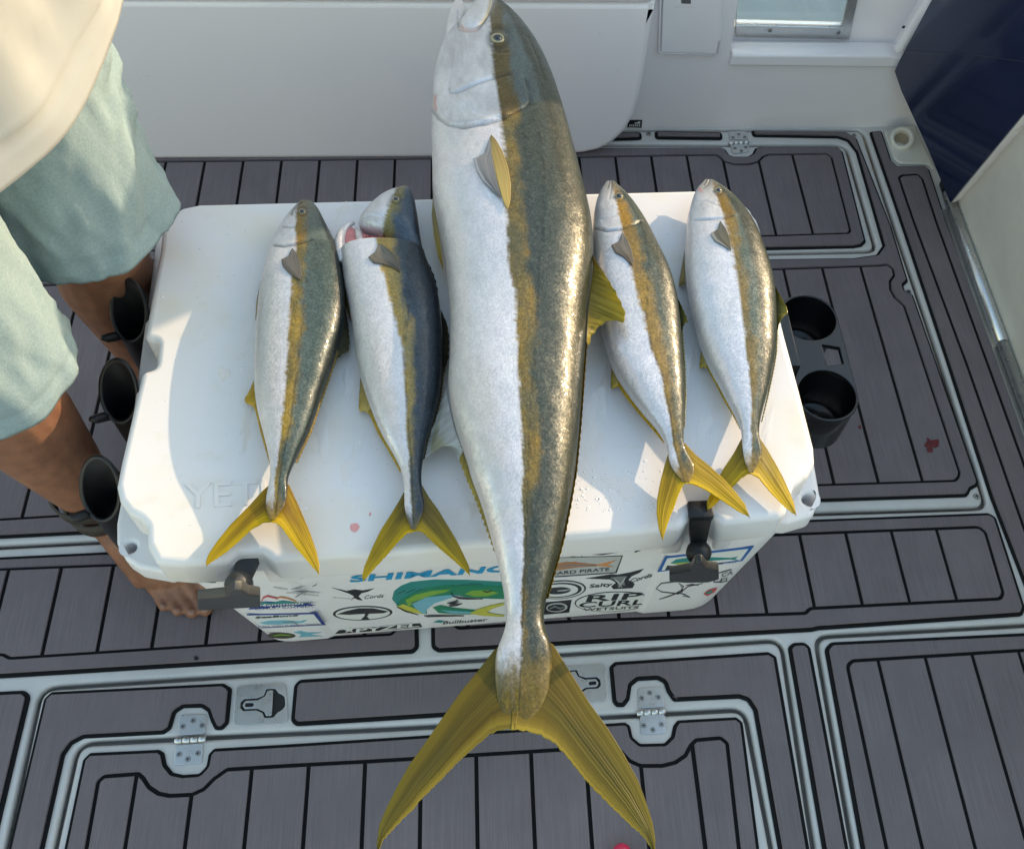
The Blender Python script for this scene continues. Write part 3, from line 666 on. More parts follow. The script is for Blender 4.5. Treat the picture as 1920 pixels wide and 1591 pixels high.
# black rubber latches
def latch(top, bot, ball, bar, mt, yt, yb, ybar, hook=True):
    """strap from the lid down to a ball and a T-shaped grip"""
    tl, tr = atY(*top[0], yt), atY(*top[1], yt); bl, br = atY(*bot[0], yb), atY(*bot[1], yb)
    bm = bmesh.new(); th = 0.012
    fr = [tl, tr, br, bl]; n = np.cross(tr - tl, bl - tl); n /= np.linalg.norm(n)
    if n[1] > 0: n = -n
    V = [bm.verts.new(p) for p in fr] + [bm.verts.new(p - n * th) for p in fr]
    for a in ((0, 1, 2, 3), (7, 6, 5, 4), (0, 4, 5, 1), (1, 5, 6, 2), (2, 6, 7, 3), (3, 7, 4, 0)): bm.faces.new([V[i] for i in a])
    L = from_bm('latch_strap', bm, mt, co_, bev=0.002)
    hp = (tl + tr) / 2
    bm = box_bm((0, 0, 0), (np.linalg.norm(tr - tl) * 1.04, 0.020, 0.010)); bmesh.ops.translate(bm, verts=bm.verts, vec=Vector(hp + np.array([0, 0.006, 0.001])))
    from_bm('latch_clip', bm, M_RUB, L, bev=0.002)
    c = atY(*ball, (yb + ybar) / 2 - 0.003)
    v, f = lathe([(0.0001, -0.0135), (0.006, -0.012), (0.0105, -0.0085), (0.0135, -0.003), (0.0135, 0.003), (0.0105, 0.0085), (0.006, 0.012), (0.0001, 0.0135)], c, 20)
    mk('latch_ball', v, f, mt, L)
    pts = [atY(*p, ybar) for p in bar]
    o = pts[0]; X = pts[1] - o; X /= np.linalg.norm(X); N = np.cross(X, [0, -0.35, 1.0]); N /= np.linalg.norm(N)
    if N[1] > 0: N = -N
    Yv = np.cross(N, X)
    lp = [((p - o) @ X, (p - o) @ Yv) for p in [atP(*b_, o, N) for b_ in bar]]
    slab('latch_grip', [rounded(lp, 0.0035, 3)], -0.006, 0.003, mt, L, bevel=0.002, res=2, frame=(o, X, Yv, N))
    return L
latch([(444, 1032), (491, 1030)], [(438, 1082), (468, 1080)], (448, 1094), [(370, 1138), (488, 1132), (488, 1111), (468, 1108), (455, 1100), (436, 1100), (424, 1112), (370, 1117)], M_GREYR, -0.257, -0.283, -0.298)
latch([(1292, 968), (1336, 966)], [(1297, 1030), (1322, 1028)], (1310, 1035), [(1255, 1085), (1290, 1087), (1330, 1086), (1348, 1081), (1347, 1064), (1326, 1061), (1317, 1050), (1303, 1050), (1294, 1064), (1255, 1071)], M_RUB, -0.245, -0.264, -0.268)

# ---- stickers on the front face
FN = np.array([-YAW, 1.0, 0.115]); FN = -FN / np.linalg.norm(FN)
FX = np.array([1.0, YAW, 0.0]); FX /= np.linalg.norm(FX); FZ = np.cross(FX, FN) * -1
if FZ[2] < 0: FZ = -FZ
FO = np.array([0.0, FY0, 0.0])
def fz(px, py):
    """photo pixel -> (u, v) on the front face; the middle field lies 3.5 mm further back"""
    o = FO + (np.array([0, 0.0035, 0]) if 622 < px < 1222 else 0)
    q = atP(px, py, o, FN) - FO; return (q @ FX, q @ FZ)
def st(name, px, col, lev=0, holes=None, parent=None, back=None, rnd=0.0):
    mid = np.mean([p[0] for p in px]); off = (-0.0036 if 622 < mid < 1222 else 0.0) + 0.0005 + 0.00035 * lev
    lp = [rounded([fz(*p) for p in px], rnd, 3) if rnd else [fz(*p) for p in px]] + [[fz(*p) for p in h] for h in (holes or [])]
    return slab(name, lp, off - 0.0004, off, ink(col), parent or co_, frame=(FO, FX, FZ, FN), smooth=False)
def ell(cx, cy, rx, ry, n=28, rot=0.0):
    c, s = math.cos(rot), math.sin(rot)
    return [(cx + rx * math.cos(t) * c - ry * math.sin(t) * s, cy + rx * math.cos(t) * s + ry * math.sin(t) * c) for t in np.linspace(0, 2 * math.pi, n, endpoint=False)]
def stroke(name, pts, w, col, lev=1, parent=None):
    p = np.array(pts, float); d = np.gradient(p, axis=0); d /= np.maximum(np.linalg.norm(d, axis=1), 1e-6)[:, None]
    n = np.c_[-d[:, 1], d[:, 0]]; t = np.linspace(0, 1, len(p)); ww = (w / 2 * (0.35 + 0.65 * np.sin(np.pi * np.clip(t * 0.9 + 0.05, 0, 1))))[:, None]
    q = np.r_[p + n * ww, (p - n * ww)[::-1]]
    return st(name, [tuple(a) for a in q], col, lev, parent=parent)
def stext(s, p0, p1, h, col, lev=1, bold=0.0, lean=0.0, parent=None):
    off = (-0.0036 if 622 < (p0[0] + p1[0]) / 2 < 1222 else 0.0) + 0.0006 + 0.00035 * lev
    w = lambda p: FO + FX * fz(*p)[0] + FZ * fz(*p)[1] + FN * off
    A, B, Cc = w(p0), w(p1), w((p0[0] + lean, p0[1] - h))
    return put_text('printed_text', s, A, B - A, Cc - A, FN, ink(col), parent or co_, bold=bold)

# big dolphinfish sticker
g = st('fish_sticker', [(735, 1122), (739, 1106), (752, 1096), (770, 1089), (800, 1085), (850, 1083), (900, 1085), (945, 1089), (947, 1153), (900, 1154), (850, 1152), (812, 1150), (792, 1150), (770, 1145), (748, 1136)], 'white', 0)
st('crest', [(735, 1121), (739, 1106), (752, 1096), (770, 1089), (812, 1084.5), (876, 1085), (945, 1089), (945, 1096), (880, 1095), (830, 1096), (795, 1102), (770, 1112), (752, 1124), (744, 1132)], 'teal', 1, parent=g)
st('flank', [(743, 1132), (752, 1122), (770, 1111), (795, 1101), (830, 1095), (880, 1094), (945, 1096), (945, 1106), (900, 1108), (868, 1112), (840, 1118), (815, 1126), (800, 1136), (800, 1148), (780, 1147), (758, 1140)], 'green', 2, parent=g)
st('flank_spots', [(760, 1122), (780, 1112), (810, 1105), (845, 1102), (835, 1107), (800, 1116), (775, 1128), (766, 1134)], 'lime', 3, parent=g)
st('belly', [(745, 1134), (756, 1130), (768, 1134), (782, 1140), (793, 1148), (770, 1145), (752, 1140)], 'yellow', 3, parent=g)
st('belly_light', [(770, 1126), (800, 1117), (840, 1113), (866, 1111), (845, 1118), (815, 1128), (800, 1140), (797, 1148), (787, 1144), (778, 1136)], 'sky', 3, parent=g)
st('head', [(846, 1105), (858, 1099), (900, 1096), (945, 1098), (945, 1120), (905, 1119), (872, 1116), (852, 1112)], 'green', 3, parent=g)
st('cheek', [(872, 1110), (885, 1104), (915, 1103), (935, 1108), (915, 1114), (890, 1115)], 'lime', 4, parent=g)
st('lower_flank', [(812, 1136), (826, 1132), (850, 1137), (880, 1140), (900, 1142), (890, 1149), (850, 1148), (822, 1146)], 'green', 3, parent=g)
st('lower_light', [(826, 1140), (850, 1142), (885, 1144), (880, 1147), (845, 1146)], 'sky', 4, parent=g)
st('tail', [(880, 1147), (894, 1140), (920, 1132), (945, 1127), (945, 1131), (925, 1137), (912, 1144), (925, 1148), (945, 1150), (945, 1153), (905, 1151)], 'yellow', 4, parent=g)
for a in ([(842, 1131), (852, 1128), (860, 1124)], [(842, 1133), (856, 1131), (866, 1128)], [(838, 1128), (850, 1126), (858, 1121)], [(795, 1150), (800, 1152), (830, 1151), (870, 1151)], [(845, 1108), (850, 1114), (862, 1118), (880, 1119), (905, 1119)], [(905, 1104), (912, 1106), (922, 1104)], [(744, 1134), (760, 1142), (785, 1149)]):
    stroke('ink_line', a, 2.4, 'black', 5, parent=g)
for k in range(9):
    stroke('fin_ray', [(744 + k * 17, 1112 - k * 2.6), (760 + k * 18, 1104 - k * 1.4)], 1.0, 'black', 2, parent=g)
# lettering and badges
stext('SHIMANO', (655, 1090), (962, 1069), 12.5, 'blue', 1, bold=0.03, lean=3)
g = st('script_sticker', [(620, 1103), (722, 1100), (722, 1128), (620, 1130)], 'lightgrey', 0)
g.data.materials[0] = M_BODY
stext('Salty', (622, 1124), (658, 1121), 7, 'black', 1, lean=3, parent=g); stext('Cords', (682, 1121), (718, 1118), 7, 'black', 1, lean=3, parent=g)
st('emblem', [(622, 1105), (650, 1106), (664, 1103), (680, 1105), (702, 1101), (690, 1107), (678, 1110), (672, 1116), (680, 1124), (670, 1122), (664, 1119), (658, 1124), (664, 1116), (655, 1111)], 'black', 1, parent=g)
g = st('tree_badge', ell(680, 1148, 56, 13.5, rot=-0.03), 'black', 0)
st('badge_ground', ell(680, 1148, 51, 11.5, rot=-0.03), 'white', 1, parent=g)
st('tree', [(632, 1149), (650, 1143), (672, 1138), (700, 1138), (728, 1144), (718, 1147), (692, 1148), (688, 1153), (694, 1160), (676, 1160), (684, 1152), (684, 1148), (655, 1150)], 'black', 2, parent=g)
g = st('black_strip', [(628, 1187), (636, 1180), (788, 1167), (792, 1174), (760, 1177)], 'black', 0)
st('star', [(647, 1184), (650, 1180), (643, 1178), (651, 1177), (655, 1172), (657, 1177), (665, 1176), (659, 1179), (662, 1183), (655, 1181)], 'white', 1, parent=g)
stext('PYZEL', (667, 1184), (785, 1172.5), 7.5, 'white', 1, bold=0.03, lean=1, parent=g)
stext('Bullbuster', (830, 1169), (912, 1163), 6, 'black', 0, bold=0.01, lean=2)
st('little_fish', [(812, 1165), (822, 1161), (832, 1162), (828, 1166)], 'teal', 0)
stroke('dark_mark', [(838, 1056), (880, 1053), (930, 1050)], 6, 'black', 0)
stroke('small_script', [(690, 1066), (720, 1064), (765, 1061)], 2.2, 'black', 0)
# board sticker with an orange tailed fish
g = st('framed_sticker', [(1040, 1044), (1168, 1040), (1156, 1073), (1040, 1081)], 'black', 0)
st('sticker_ground', [(1040, 1044.5), (1165.5, 1041), (1153.5, 1070.5), (1040, 1078)], 'lightgrey', 1, parent=g)
st('fish_back', [(1040, 1055), (1060, 1051), (1085, 1052), (1120, 1056), (1118, 1059), (1085, 1061), (1050, 1066), (1040, 1067)], 'rust', 2, parent=g)
st('fish_tail', [(1112, 1057), (1130, 1054), (1157, 1047), (1138, 1057), (1152, 1060), (1128, 1059)], 'orange', 2, parent=g)
st('fish_fin', [(1066, 1053), (1080, 1050), (1084, 1053)], 'orange', 2, parent=g)
stroke('fish_line', [(1040, 1061), (1070, 1057), (1112, 1057)], 2.0, 'grey', 3, parent=g)
stext('BOARD PIRATE', (1020, 1077), (1142, 1067.5), 6.2, 'black', 2, bold=0.006, parent=g)
stroke('fish_sketch', [(1070, 1042), (1100, 1037), (1130, 1038), (1160, 1033), (1190, 1030)], 2.2, 'black', 0); stroke('fish_sketch', [(1075, 1042), (1082, 1046), (1092, 1041)], 1.6, 'black', 0); stroke('fish_sketch', [(1190, 1034), (1200, 1029), (1202, 1028)], 4, 'black', 0)
# crossed emblem, round badge, square badge, oval badge
g = st('winged_emblem', [(1098, 1083), (1122, 1079), (1146, 1075), (1158, 1076), (1180, 1072), (1207, 1065), (1200, 1072), (1184, 1079), (1178, 1086), (1190, 1093), (1186, 1101), (1150, 1103), (1146, 1098), (1155, 1091), (1145, 1085), (1122, 1084)], 'black', 0)
st('emblem_mid', [(1144, 1081), (1158, 1079), (1176, 1078), (1170, 1086), (1172, 1096), (1164, 1094), (1158, 1097), (1158, 1088)], 'grey', 1, parent=g)
stroke('emblem_line', [(1152, 1083), (1160, 1090), (1166, 1099)], 3, 'lightgrey', 2, parent=g); stroke('emblem_line', [(1172, 1081), (1166, 1090), (1160, 1099)], 3, 'lightgrey', 2, parent=g)
stext('Salty', (1104, 1103), (1146, 1099), 9, 'black', 0, bold=0.02, lean=3); stext('Cords', (1180, 1092), (1222, 1085), 8, 'black', 0, bold=0.02, lean=3)
g = st('round_badge', ell(1050, 1104, 49, 17.5, rot=-0.06), 'black', 0)
st('badge_ring', ell(1050, 1104, 45.5, 15.5, rot=-0.06), 'white', 1, parent=g); st('badge_ring', ell(1049, 1104, 42, 13.7, rot=-0.06), 'black', 2, parent=g)
st('badge_ring', ell(1048, 1104, 36, 11.4, rot=-0.06), 'white', 3, parent=g); st('badge_centre', ell(1046, 1104, 24, 6.5, rot=-0.06), 'black', 4, parent=g)
stroke('badge_stroke', [(1045, 1104), (1058, 1103), (1070, 1101)], 2.2, 'lightgrey', 5, parent=g)
g = st('square_badge', [(1020, 1128), (1072, 1123), (1067, 1147), (1018, 1151)], 'black', 0)
st('badge_ring', ell(1044, 1137, 20, 8.5, rot=-0.06), 'lightgrey', 1, parent=g); st('badge_centre', ell(1043, 1137, 16.5, 6.3, rot=-0.06), 'black', 2, parent=g)
stroke('badge_stroke', [(1030, 1139), (1040, 1134), (1050, 1138), (1058, 1135)], 3, 'grey', 3, parent=g)
g = st('oval_badge', ell(1149, 1126.5, 72, 19, rot=-0.045), 'black', 0)
st('badge_ground', ell(1149, 1126.5, 69.5, 17.6, rot=-0.045), 'white', 1, parent=g)
stext('RIP', (1098, 1126), (1200, 1120), 12, 'black', 2, bold=0.018, lean=5, parent=g); stext('CURL', (1084, 1137), (1206, 1131), 10, 'black', 2, bold=0.018, lean=4, parent=g)
stext('WETSUITS', (1092, 1143), (1196, 1138.5), 5, 'black', 2, bold=0.012, lean=2, parent=g)
# stickers on the right hand panel
g = st('blue_framed_sticker', [(1232, 1071), (1247, 1042), (1414, 1022), (1392, 1050)], 'royal', 0)
st('sticker_ground', [(1240, 1067.5), (1251, 1045), (1403, 1027), (1388, 1047.5)], 'white', 1, parent=g)
st('sticker_fish', [(1257, 1053), (1268, 1046), (1290, 1043), (1330, 1042), (1370, 1043.5), (1383, 1041), (1378, 1045), (1384, 1048), (1368, 1046), (1330, 1049), (1290, 1054), (1266, 1055)], 'teal', 2, parent=g)
st('sticker_belly', [(1262, 1054), (1290, 1051), (1325, 1047.5), (1300, 1053), (1270, 1055)], 'yellow', 3, parent=g)
st('sticker_mark', [(1247, 1066), (1251, 1058), (1261, 1058), (1258, 1064)], 'black', 2, parent=g)
stext('Wet', (1262, 1064), (1284, 1062), 5, 'black', 2, bold=0.03, lean=2, parent=g); stext('Bar None', (1316, 1059), (1354, 1055), 5, 'black', 2, bold=0.03, lean=2, parent=g)
stext('SPORTFISHING ADVENTURES', (1262, 1068), (1380, 1052), 3, 'royal', 2, bold=0.01, parent=g)
stroke('card_outline', [(1338, 1091), (1342, 1078), (1346, 1073), (1372, 1066)], 1.8, 'black', 0); stroke('card_outline', [(1338, 1090), (1352, 1090), (1366, 1087)], 1.6, 'black', 0)
stext('CA', (1352, 1080), (1374, 1075), 7, 'black', 0, bold=0.01, lean=2); stext('FI', (1350, 1089), (1362, 1087), 6, 'black', 0, bold=0.01, lean=2)
for a in ([(1230, 1102), (1240, 1092), (1265, 1089), (1290, 1088), (1318, 1088)], [(1230, 1102), (1240, 1108), (1258, 1110), (1272, 1112), (1290, 1098), (1318, 1092)], [(1236, 1122), (1252, 1117), (1268, 1111), (1280, 1108)], [(1272, 1110), (1284, 1113), (1294, 1118), (1280, 1116)], [(1276, 1096), (1280, 1104), (1268, 1110)], [(1286, 1096), (1298, 1094), (1310, 1096)], [(1272, 1092), (1282, 1098), (1276, 1106)]):
    stroke('line_drawing', a, 2.0, 'black', 0)
g = st('small_sticker', [(1319, 1112), (1328, 1105), (1345, 1101), (1340, 1108), (1326, 1116)], 'red', 0); st('sticker_centre', [(1322, 1110), (1330, 1106), (1338, 1104), (1334, 1109), (1327, 1112)], 'teal', 1, parent=g)
# stickers on the left hand panel
st('black_badge', [(368, 1085), (400, 1083), (436, 1082), (434, 1088), (400, 1091), (380, 1090)], 'black', 0)
stroke('bird_sketch', [(512, 1099), (525, 1101), (540, 1103)], 4, 'lightgrey', 0); stroke('bird_sketch', [(545, 1103), (560, 1104), (574, 1102)], 3, 'lightgrey', 0)
stroke('bird_sketch', [(536, 1110), (552, 1109), (570, 1112), (598, 1115)], 4, 'lightgrey', 0); stroke('bird_sketch', [(554, 1118), (566, 1110), (576, 1106), (570, 1114)], 2.2, 'grey', 1); stroke('bird_sketch', [(586, 1098), (594, 1094)], 2, 'black', 0)
g = st('mountain_sticker', [(466, 1141), (478, 1128), (500, 1126), (530, 1128), (575, 1130), (592, 1133)], 'navy', 0)
st('hills', [(476, 1131), (488, 1126), (510, 1128), (530, 1124), (552, 1127), (575, 1129), (560, 1130), (500, 1131)], 'teal', 1, parent=g)
stroke('red_arc', [(490, 1126), (494, 1118), (502, 1115), (514, 1118), (522, 1120)], 2.6, 'red', 2, parent=g); stroke('red_arc', [(516, 1120), (526, 1117), (538, 1119), (556, 1125)], 2.6, 'orange', 2, parent=g)
stext('Mammoth', (484, 1134), (568, 1130), 4.2, 'white', 2, bold=0.02, lean=1, parent=g); stext('Lakes', (506, 1138.5), (552, 1134.5), 3.8, 'white', 2, bold=0.02, lean=1, parent=g)
stext('CALIFORNIA', (478, 1142), (588, 1136.5), 4.2, 'navy', 0, bold=0.0)
g = st('blue_cornered_sticker', [(462, 1150), (594, 1147), (611, 1170), (490, 1176)], 'navy', 0)
st('sticker_ground', [(464, 1152), (588, 1149.5), (603, 1168), (490, 1174)], 'white', 1, parent=g)
stext('SeaBone', (478, 1157), (558, 1152.5), 4, 'black', 2, bold=0.03, lean=2, parent=g)
st('sticker_fish', [(486, 1165), (505, 1161), (535, 1160), (562, 1162), (576, 1159), (570, 1164), (555, 1166), (520, 1168), (498, 1168)], 'sky', 2, parent=g)
stroke('sticker_fin', [(530, 1164), (548, 1162), (560, 1169)], 1.8, 'grey', 3, parent=g)
stext('CALL YOU IF READ MISSIN', (484, 1173.5), (600, 1168.5), 2.6, 'navy', 2, parent=g)
g = st('oval_sticker', ell(528, 1190, 26, 5.5, rot=0.02), 'olive', 0); stroke('oval_mark', [(512, 1190), (528, 1188), (546, 1189)], 2, 'lime', 1, parent=g)
st('teal_fish', [(550, 1184), (562, 1181), (576, 1184), (604, 1184), (580, 1188), (606, 1191), (576, 1192), (560, 1193), (566, 1188)], 'sky', 0)

# water drops on the lid
bmv, bmf = [], []
def dome(c, r, h):
    n = 9; b0 = len(bmv)
    for k in range(n): bmv.append((c[0] + r * math.cos(6.283 * k / n), c[1] + r * math.sin(6.283 * k / n) * 0.9, c[2]))
    for k in range(n): bmv.append((c[0] + 0.72 * r * math.cos(6.283 * k / n), c[1] + 0.72 * r * math.sin(6.283 * k / n) * 0.9, c[2] + 0.7 * h))
    bmv.append((c[0], c[1], c[2] + h)); t = len(bmv) - 1
    for k in range(n):
        bmf.append((b0 + k, b0 + (k + 1) % n, b0 + n + (k + 1) % n, b0 + n + k)); bmf.append((b0 + n + k, b0 + n + (k + 1) % n, t))
rg = random.Random(5)
for k in range(420):
    px, py = (rg.uniform(1080, 1230), rg.uniform(880, 1000)) if k < 170 else (rg.uniform(300, 1450), rg.uniform(400, 1000))
    if py > 985 - 0.03 * (px - 300): continue
    q = at(px, py, ZL); dome((q[0], q[1], ZL - 0.0001), rg.uniform(0.0005, 0.0022) * (1.4 if rg.random() < 0.1 else 0.8), rg.uniform(0.0002, 0.0007))
o = mk('water_drops', bmv, bmf, M_DROP, None, kind='stuff'); o['label'] = 'clear water drops scattered over the white lid'
# thin wet smears left by the fish, one joined film
sv, sf = [], []
for k, (px, py, rx, ry, rot) in enumerate(((470, 560, 14, 60, 0.1), (462, 800, 10, 34, 0.2), (600, 800, 18, 46, -0.2), (662, 860, 14, 40, 0.3), (652, 720, 8, 30, 0.0), (880, 960, 16, 22, 0.3), (1105, 800, 16, 50, 0.2), (1130, 740, 12, 40, 0.1), (1320, 800, 10, 36, 0.3), (1290, 690, 8, 40, 0.2), (560, 960, 16, 18, 0), (690, 480, 20, 30, 0.5), (640, 400, 10, 20, 0.3), (1165, 910, 30, 18, 0.2), (420, 700, 10, 14, 0.3), (1440, 800, 10, 30, 0.2))):
    rg2 = np.random.default_rng(40 + k); ph = rg2.random(4) * 6.28; o0 = len(sv); nn_ = 30
    for j in range(nn_):
        a = 2 * math.pi * j / nn_; q = 1 + 0.25 * math.sin(2 * a + ph[0]) + 0.22 * math.sin(3 * a + ph[1]) + 0.16 * math.sin(5 * a + ph[2]) + 0.1 * math.sin(8 * a + ph[3])
        dx, dy = rx * q * math.cos(a), ry * q * math.sin(a)
        sv.append(at(px + dx * math.cos(rot) - dy * math.sin(rot), py + dx * math.sin(rot) + dy * math.cos(rot), ZL) + np.array([0, 0, 0.00012]))
    c = at(px, py, ZL); sv.append(np.array([c[0], c[1], ZL + 0.0005])); t = len(sv) - 1
    for j in range(nn_): sf.append((o0 + j, o0 + (j + 1) % nn_, t))
o = mk('wet_smears', sv, sf, M_SLIME, None, kind='stuff'); o['label'] = 'thin wet smears on the lid around the fish'
blot('pink_drop', at(665, 988, ZL), 0.0052, M_BLOOD, 'round pink drop of watery blood on the lid between two fish tails', 'stain', 8, 0.85, ZL + 0.0002, amp=0.12)
c = at(694, 963, ZL); blot('pink_fleck', c, 0.0018, M_BLOOD, 'tiny pink fleck on the lid just above the round pink drop', 'stain', 9, 0.7, ZL + 0.0002)

# ---- black cup holder hooked on the right side
CC = [at(1515, 597, 0.25), at(1550, 740, 0.25)]
ch = thing('cup_holder', (*CC[1][:2], 0.17), 'black plastic twin cup holder hooked onto the right end of the cooler', 'cup holder')
cr_ = 0.0385
bar_d = CC[1][:2] - CC[0][:2]; bar_d /= np.linalg.norm(bar_d); bar_n = np.array([-bar_d[1], bar_d[0]])
if bar_n[0] < 0: bar_n = -bar_n
hull = []
a0 = math.atan2(bar_n[1], bar_n[0])
for k in range(15): t = a0 + math.pi * k / 14; hull.append((CC[0][0] + (cr_ + 0.004) * math.cos(t), CC[0][1] + (cr_ + 0.004) * math.sin(t)))
for k in range(15): t = a0 + math.pi + math.pi * k / 14; hull.append((CC[1][0] + (cr_ + 0.004) * math.cos(t), CC[1][1] + (cr_ + 0.004) * math.sin(t)))
mid = (CC[0][:2] + CC[1][:2]) / 2
sq = [tuple(mid + bar_d * a + bar_n * b) for a, b in ((-0.018, 0.010), (0.018, 0.010), (0.015, 0.033), (-0.012, 0.033))]
slab('top_plate', [hull, ngon(CC[0][:2], cr_, 36), ngon(CC[1][:2], cr_, 36), sq], 0.244, 0.252, M_CUP, ch, bevel=0.0015)
for c in CC:
    v, f = lathe([(cr_ + 0.003, 0.0), (cr_ + 0.001, -0.067), (cr_ - 0.004, -0.070), (0.019, -0.070), (0.019, -0.066), (cr_ - 0.006, -0.066), (cr_ - 0.002, -0.060), (cr_, 0.0)], (c[0], c[1], 0.244), 40)
    mk('cup', v, f, M_CUP, ch)
hk = [tuple(mid + bar_d * a + bar_n * b) for a, b in ((-0.05, -0.045), (0.05, -0.045), (0.05, -0.070), (-0.05, -0.070))]
slab('hook_plate', [hk], 0.18, 0.300, M_CUP, ch, bevel=0.002)

# ---- three black rod holders on the left side
for i, (px, py, z, lb) in enumerate(((243, 585, 0.355, 'black rod holder tube on the left of the cooler, farthest from the camera'), (228, 735, 0.345, 'middle one of the three black rod holder tubes left of the cooler'), (190, 918, 0.34, 'black rod holder tube nearest the camera, against the bare shin'))):
    c = at(px, py, z); c[0] = min(c[0], -0.408)
    rh = thing('rod_holder', (c[0], c[1], 0.1), lb, 'rod holder', 'rod holders on the cooler side')
    n = 32; ro, ri = 0.0230, 0.0202; vv, ff = [], []
    def top(a): return z + 0.030 * math.sin(a) + 0.010 * math.cos(a)
    rows = [(ro, None, 0.0), (ro, 1, 0), (ro + 0.0022, 1, 0.001), (ro + 0.0018, 1, 0.004), (ri + 0.001, 1, 0.0045), (ri, 1, 0.001), (ri - 0.002, None, 0.0)]
    for r, tp, dz in rows:
        for k in range(n):
            a = 2 * math.pi * k / n
            vv.append((c[0] + r * math.cos(a), c[1] + r * math.sin(a), (top(a) + dz) if tp else 0.215))
    for r in range(len(rows) - 1):
        for k in range(n): ff.append((r * n + k, r * n + (k + 1) % n, (r + 1) * n + (k + 1) % n, (r + 1) * n + k))
    mk('tube', vv, ff, M_RUB, rh)
    ang = R_(215); p = np.array([c[0] + ro * math.cos(ang), c[1] + ro * math.sin(ang), top(ang)])
    out = np.array([math.cos(ang), math.sin(ang), 0])
    tube('lip_hook', [p - out * 0.002 - np.array([0, 0, 0.004]), p + out * 0.006, p + out * 0.013 + np.array([0, 0, 0.003]), p + out * 0.019 + np.array([0, 0, 0.008])], [0.0055, 0.006, 0.0058, 0.003], M_RUB, rh, n=12)
    bm = box_bm((c[0] + 0.035, c[1], 0.26), (0.05, 0.03, 0.07)); from_bm('bracket', bm, M_RUB, rh, bev=0.003)

# ================================================================== the fish
def poly_at(P, y):
    P = sorted(P, key=lambda q: q[1]); return np.interp(y, [q[1] for q in P], [q[0] for q in P])
def smooth1(a, s):
    k = np.exp(-0.5 * (np.arange(-3 * s, 3 * s + 1) / s) ** 2); k /= k.sum()
    return np.convolve(np.pad(a, 3 * s, mode='edge'), k, 'valid')
def pdist(x, y, pts):
    """distance in pixels from points to a polyline, with the side (sign)"""
    P = np.array(pts, float); best = np.full(np.shape(x), 1e9); sg = np.zeros(np.shape(x))
    for a, b in zip(P, P[1:]):
        d = b - a; t = np.clip(((x - a[0]) * d[0] + (y - a[1]) * d[1]) / (d @ d), 0, 1)
        ex = x - a[0] - t * d[0]; ey = y - a[1] - t * d[1]; q = np.hypot(ex, ey); c = d[0] * ey - d[1] * ex
        m = q < best; best = np.where(m, q, best); sg = np.where(m, np.sign(c), sg)
    return best, sg
SILVER = np.array([0.70, 0.675, 0.68]); SILVB = np.array([0.53, 0.555, 0.63]); PINKW = np.array([0.73, 0.66, 0.665])
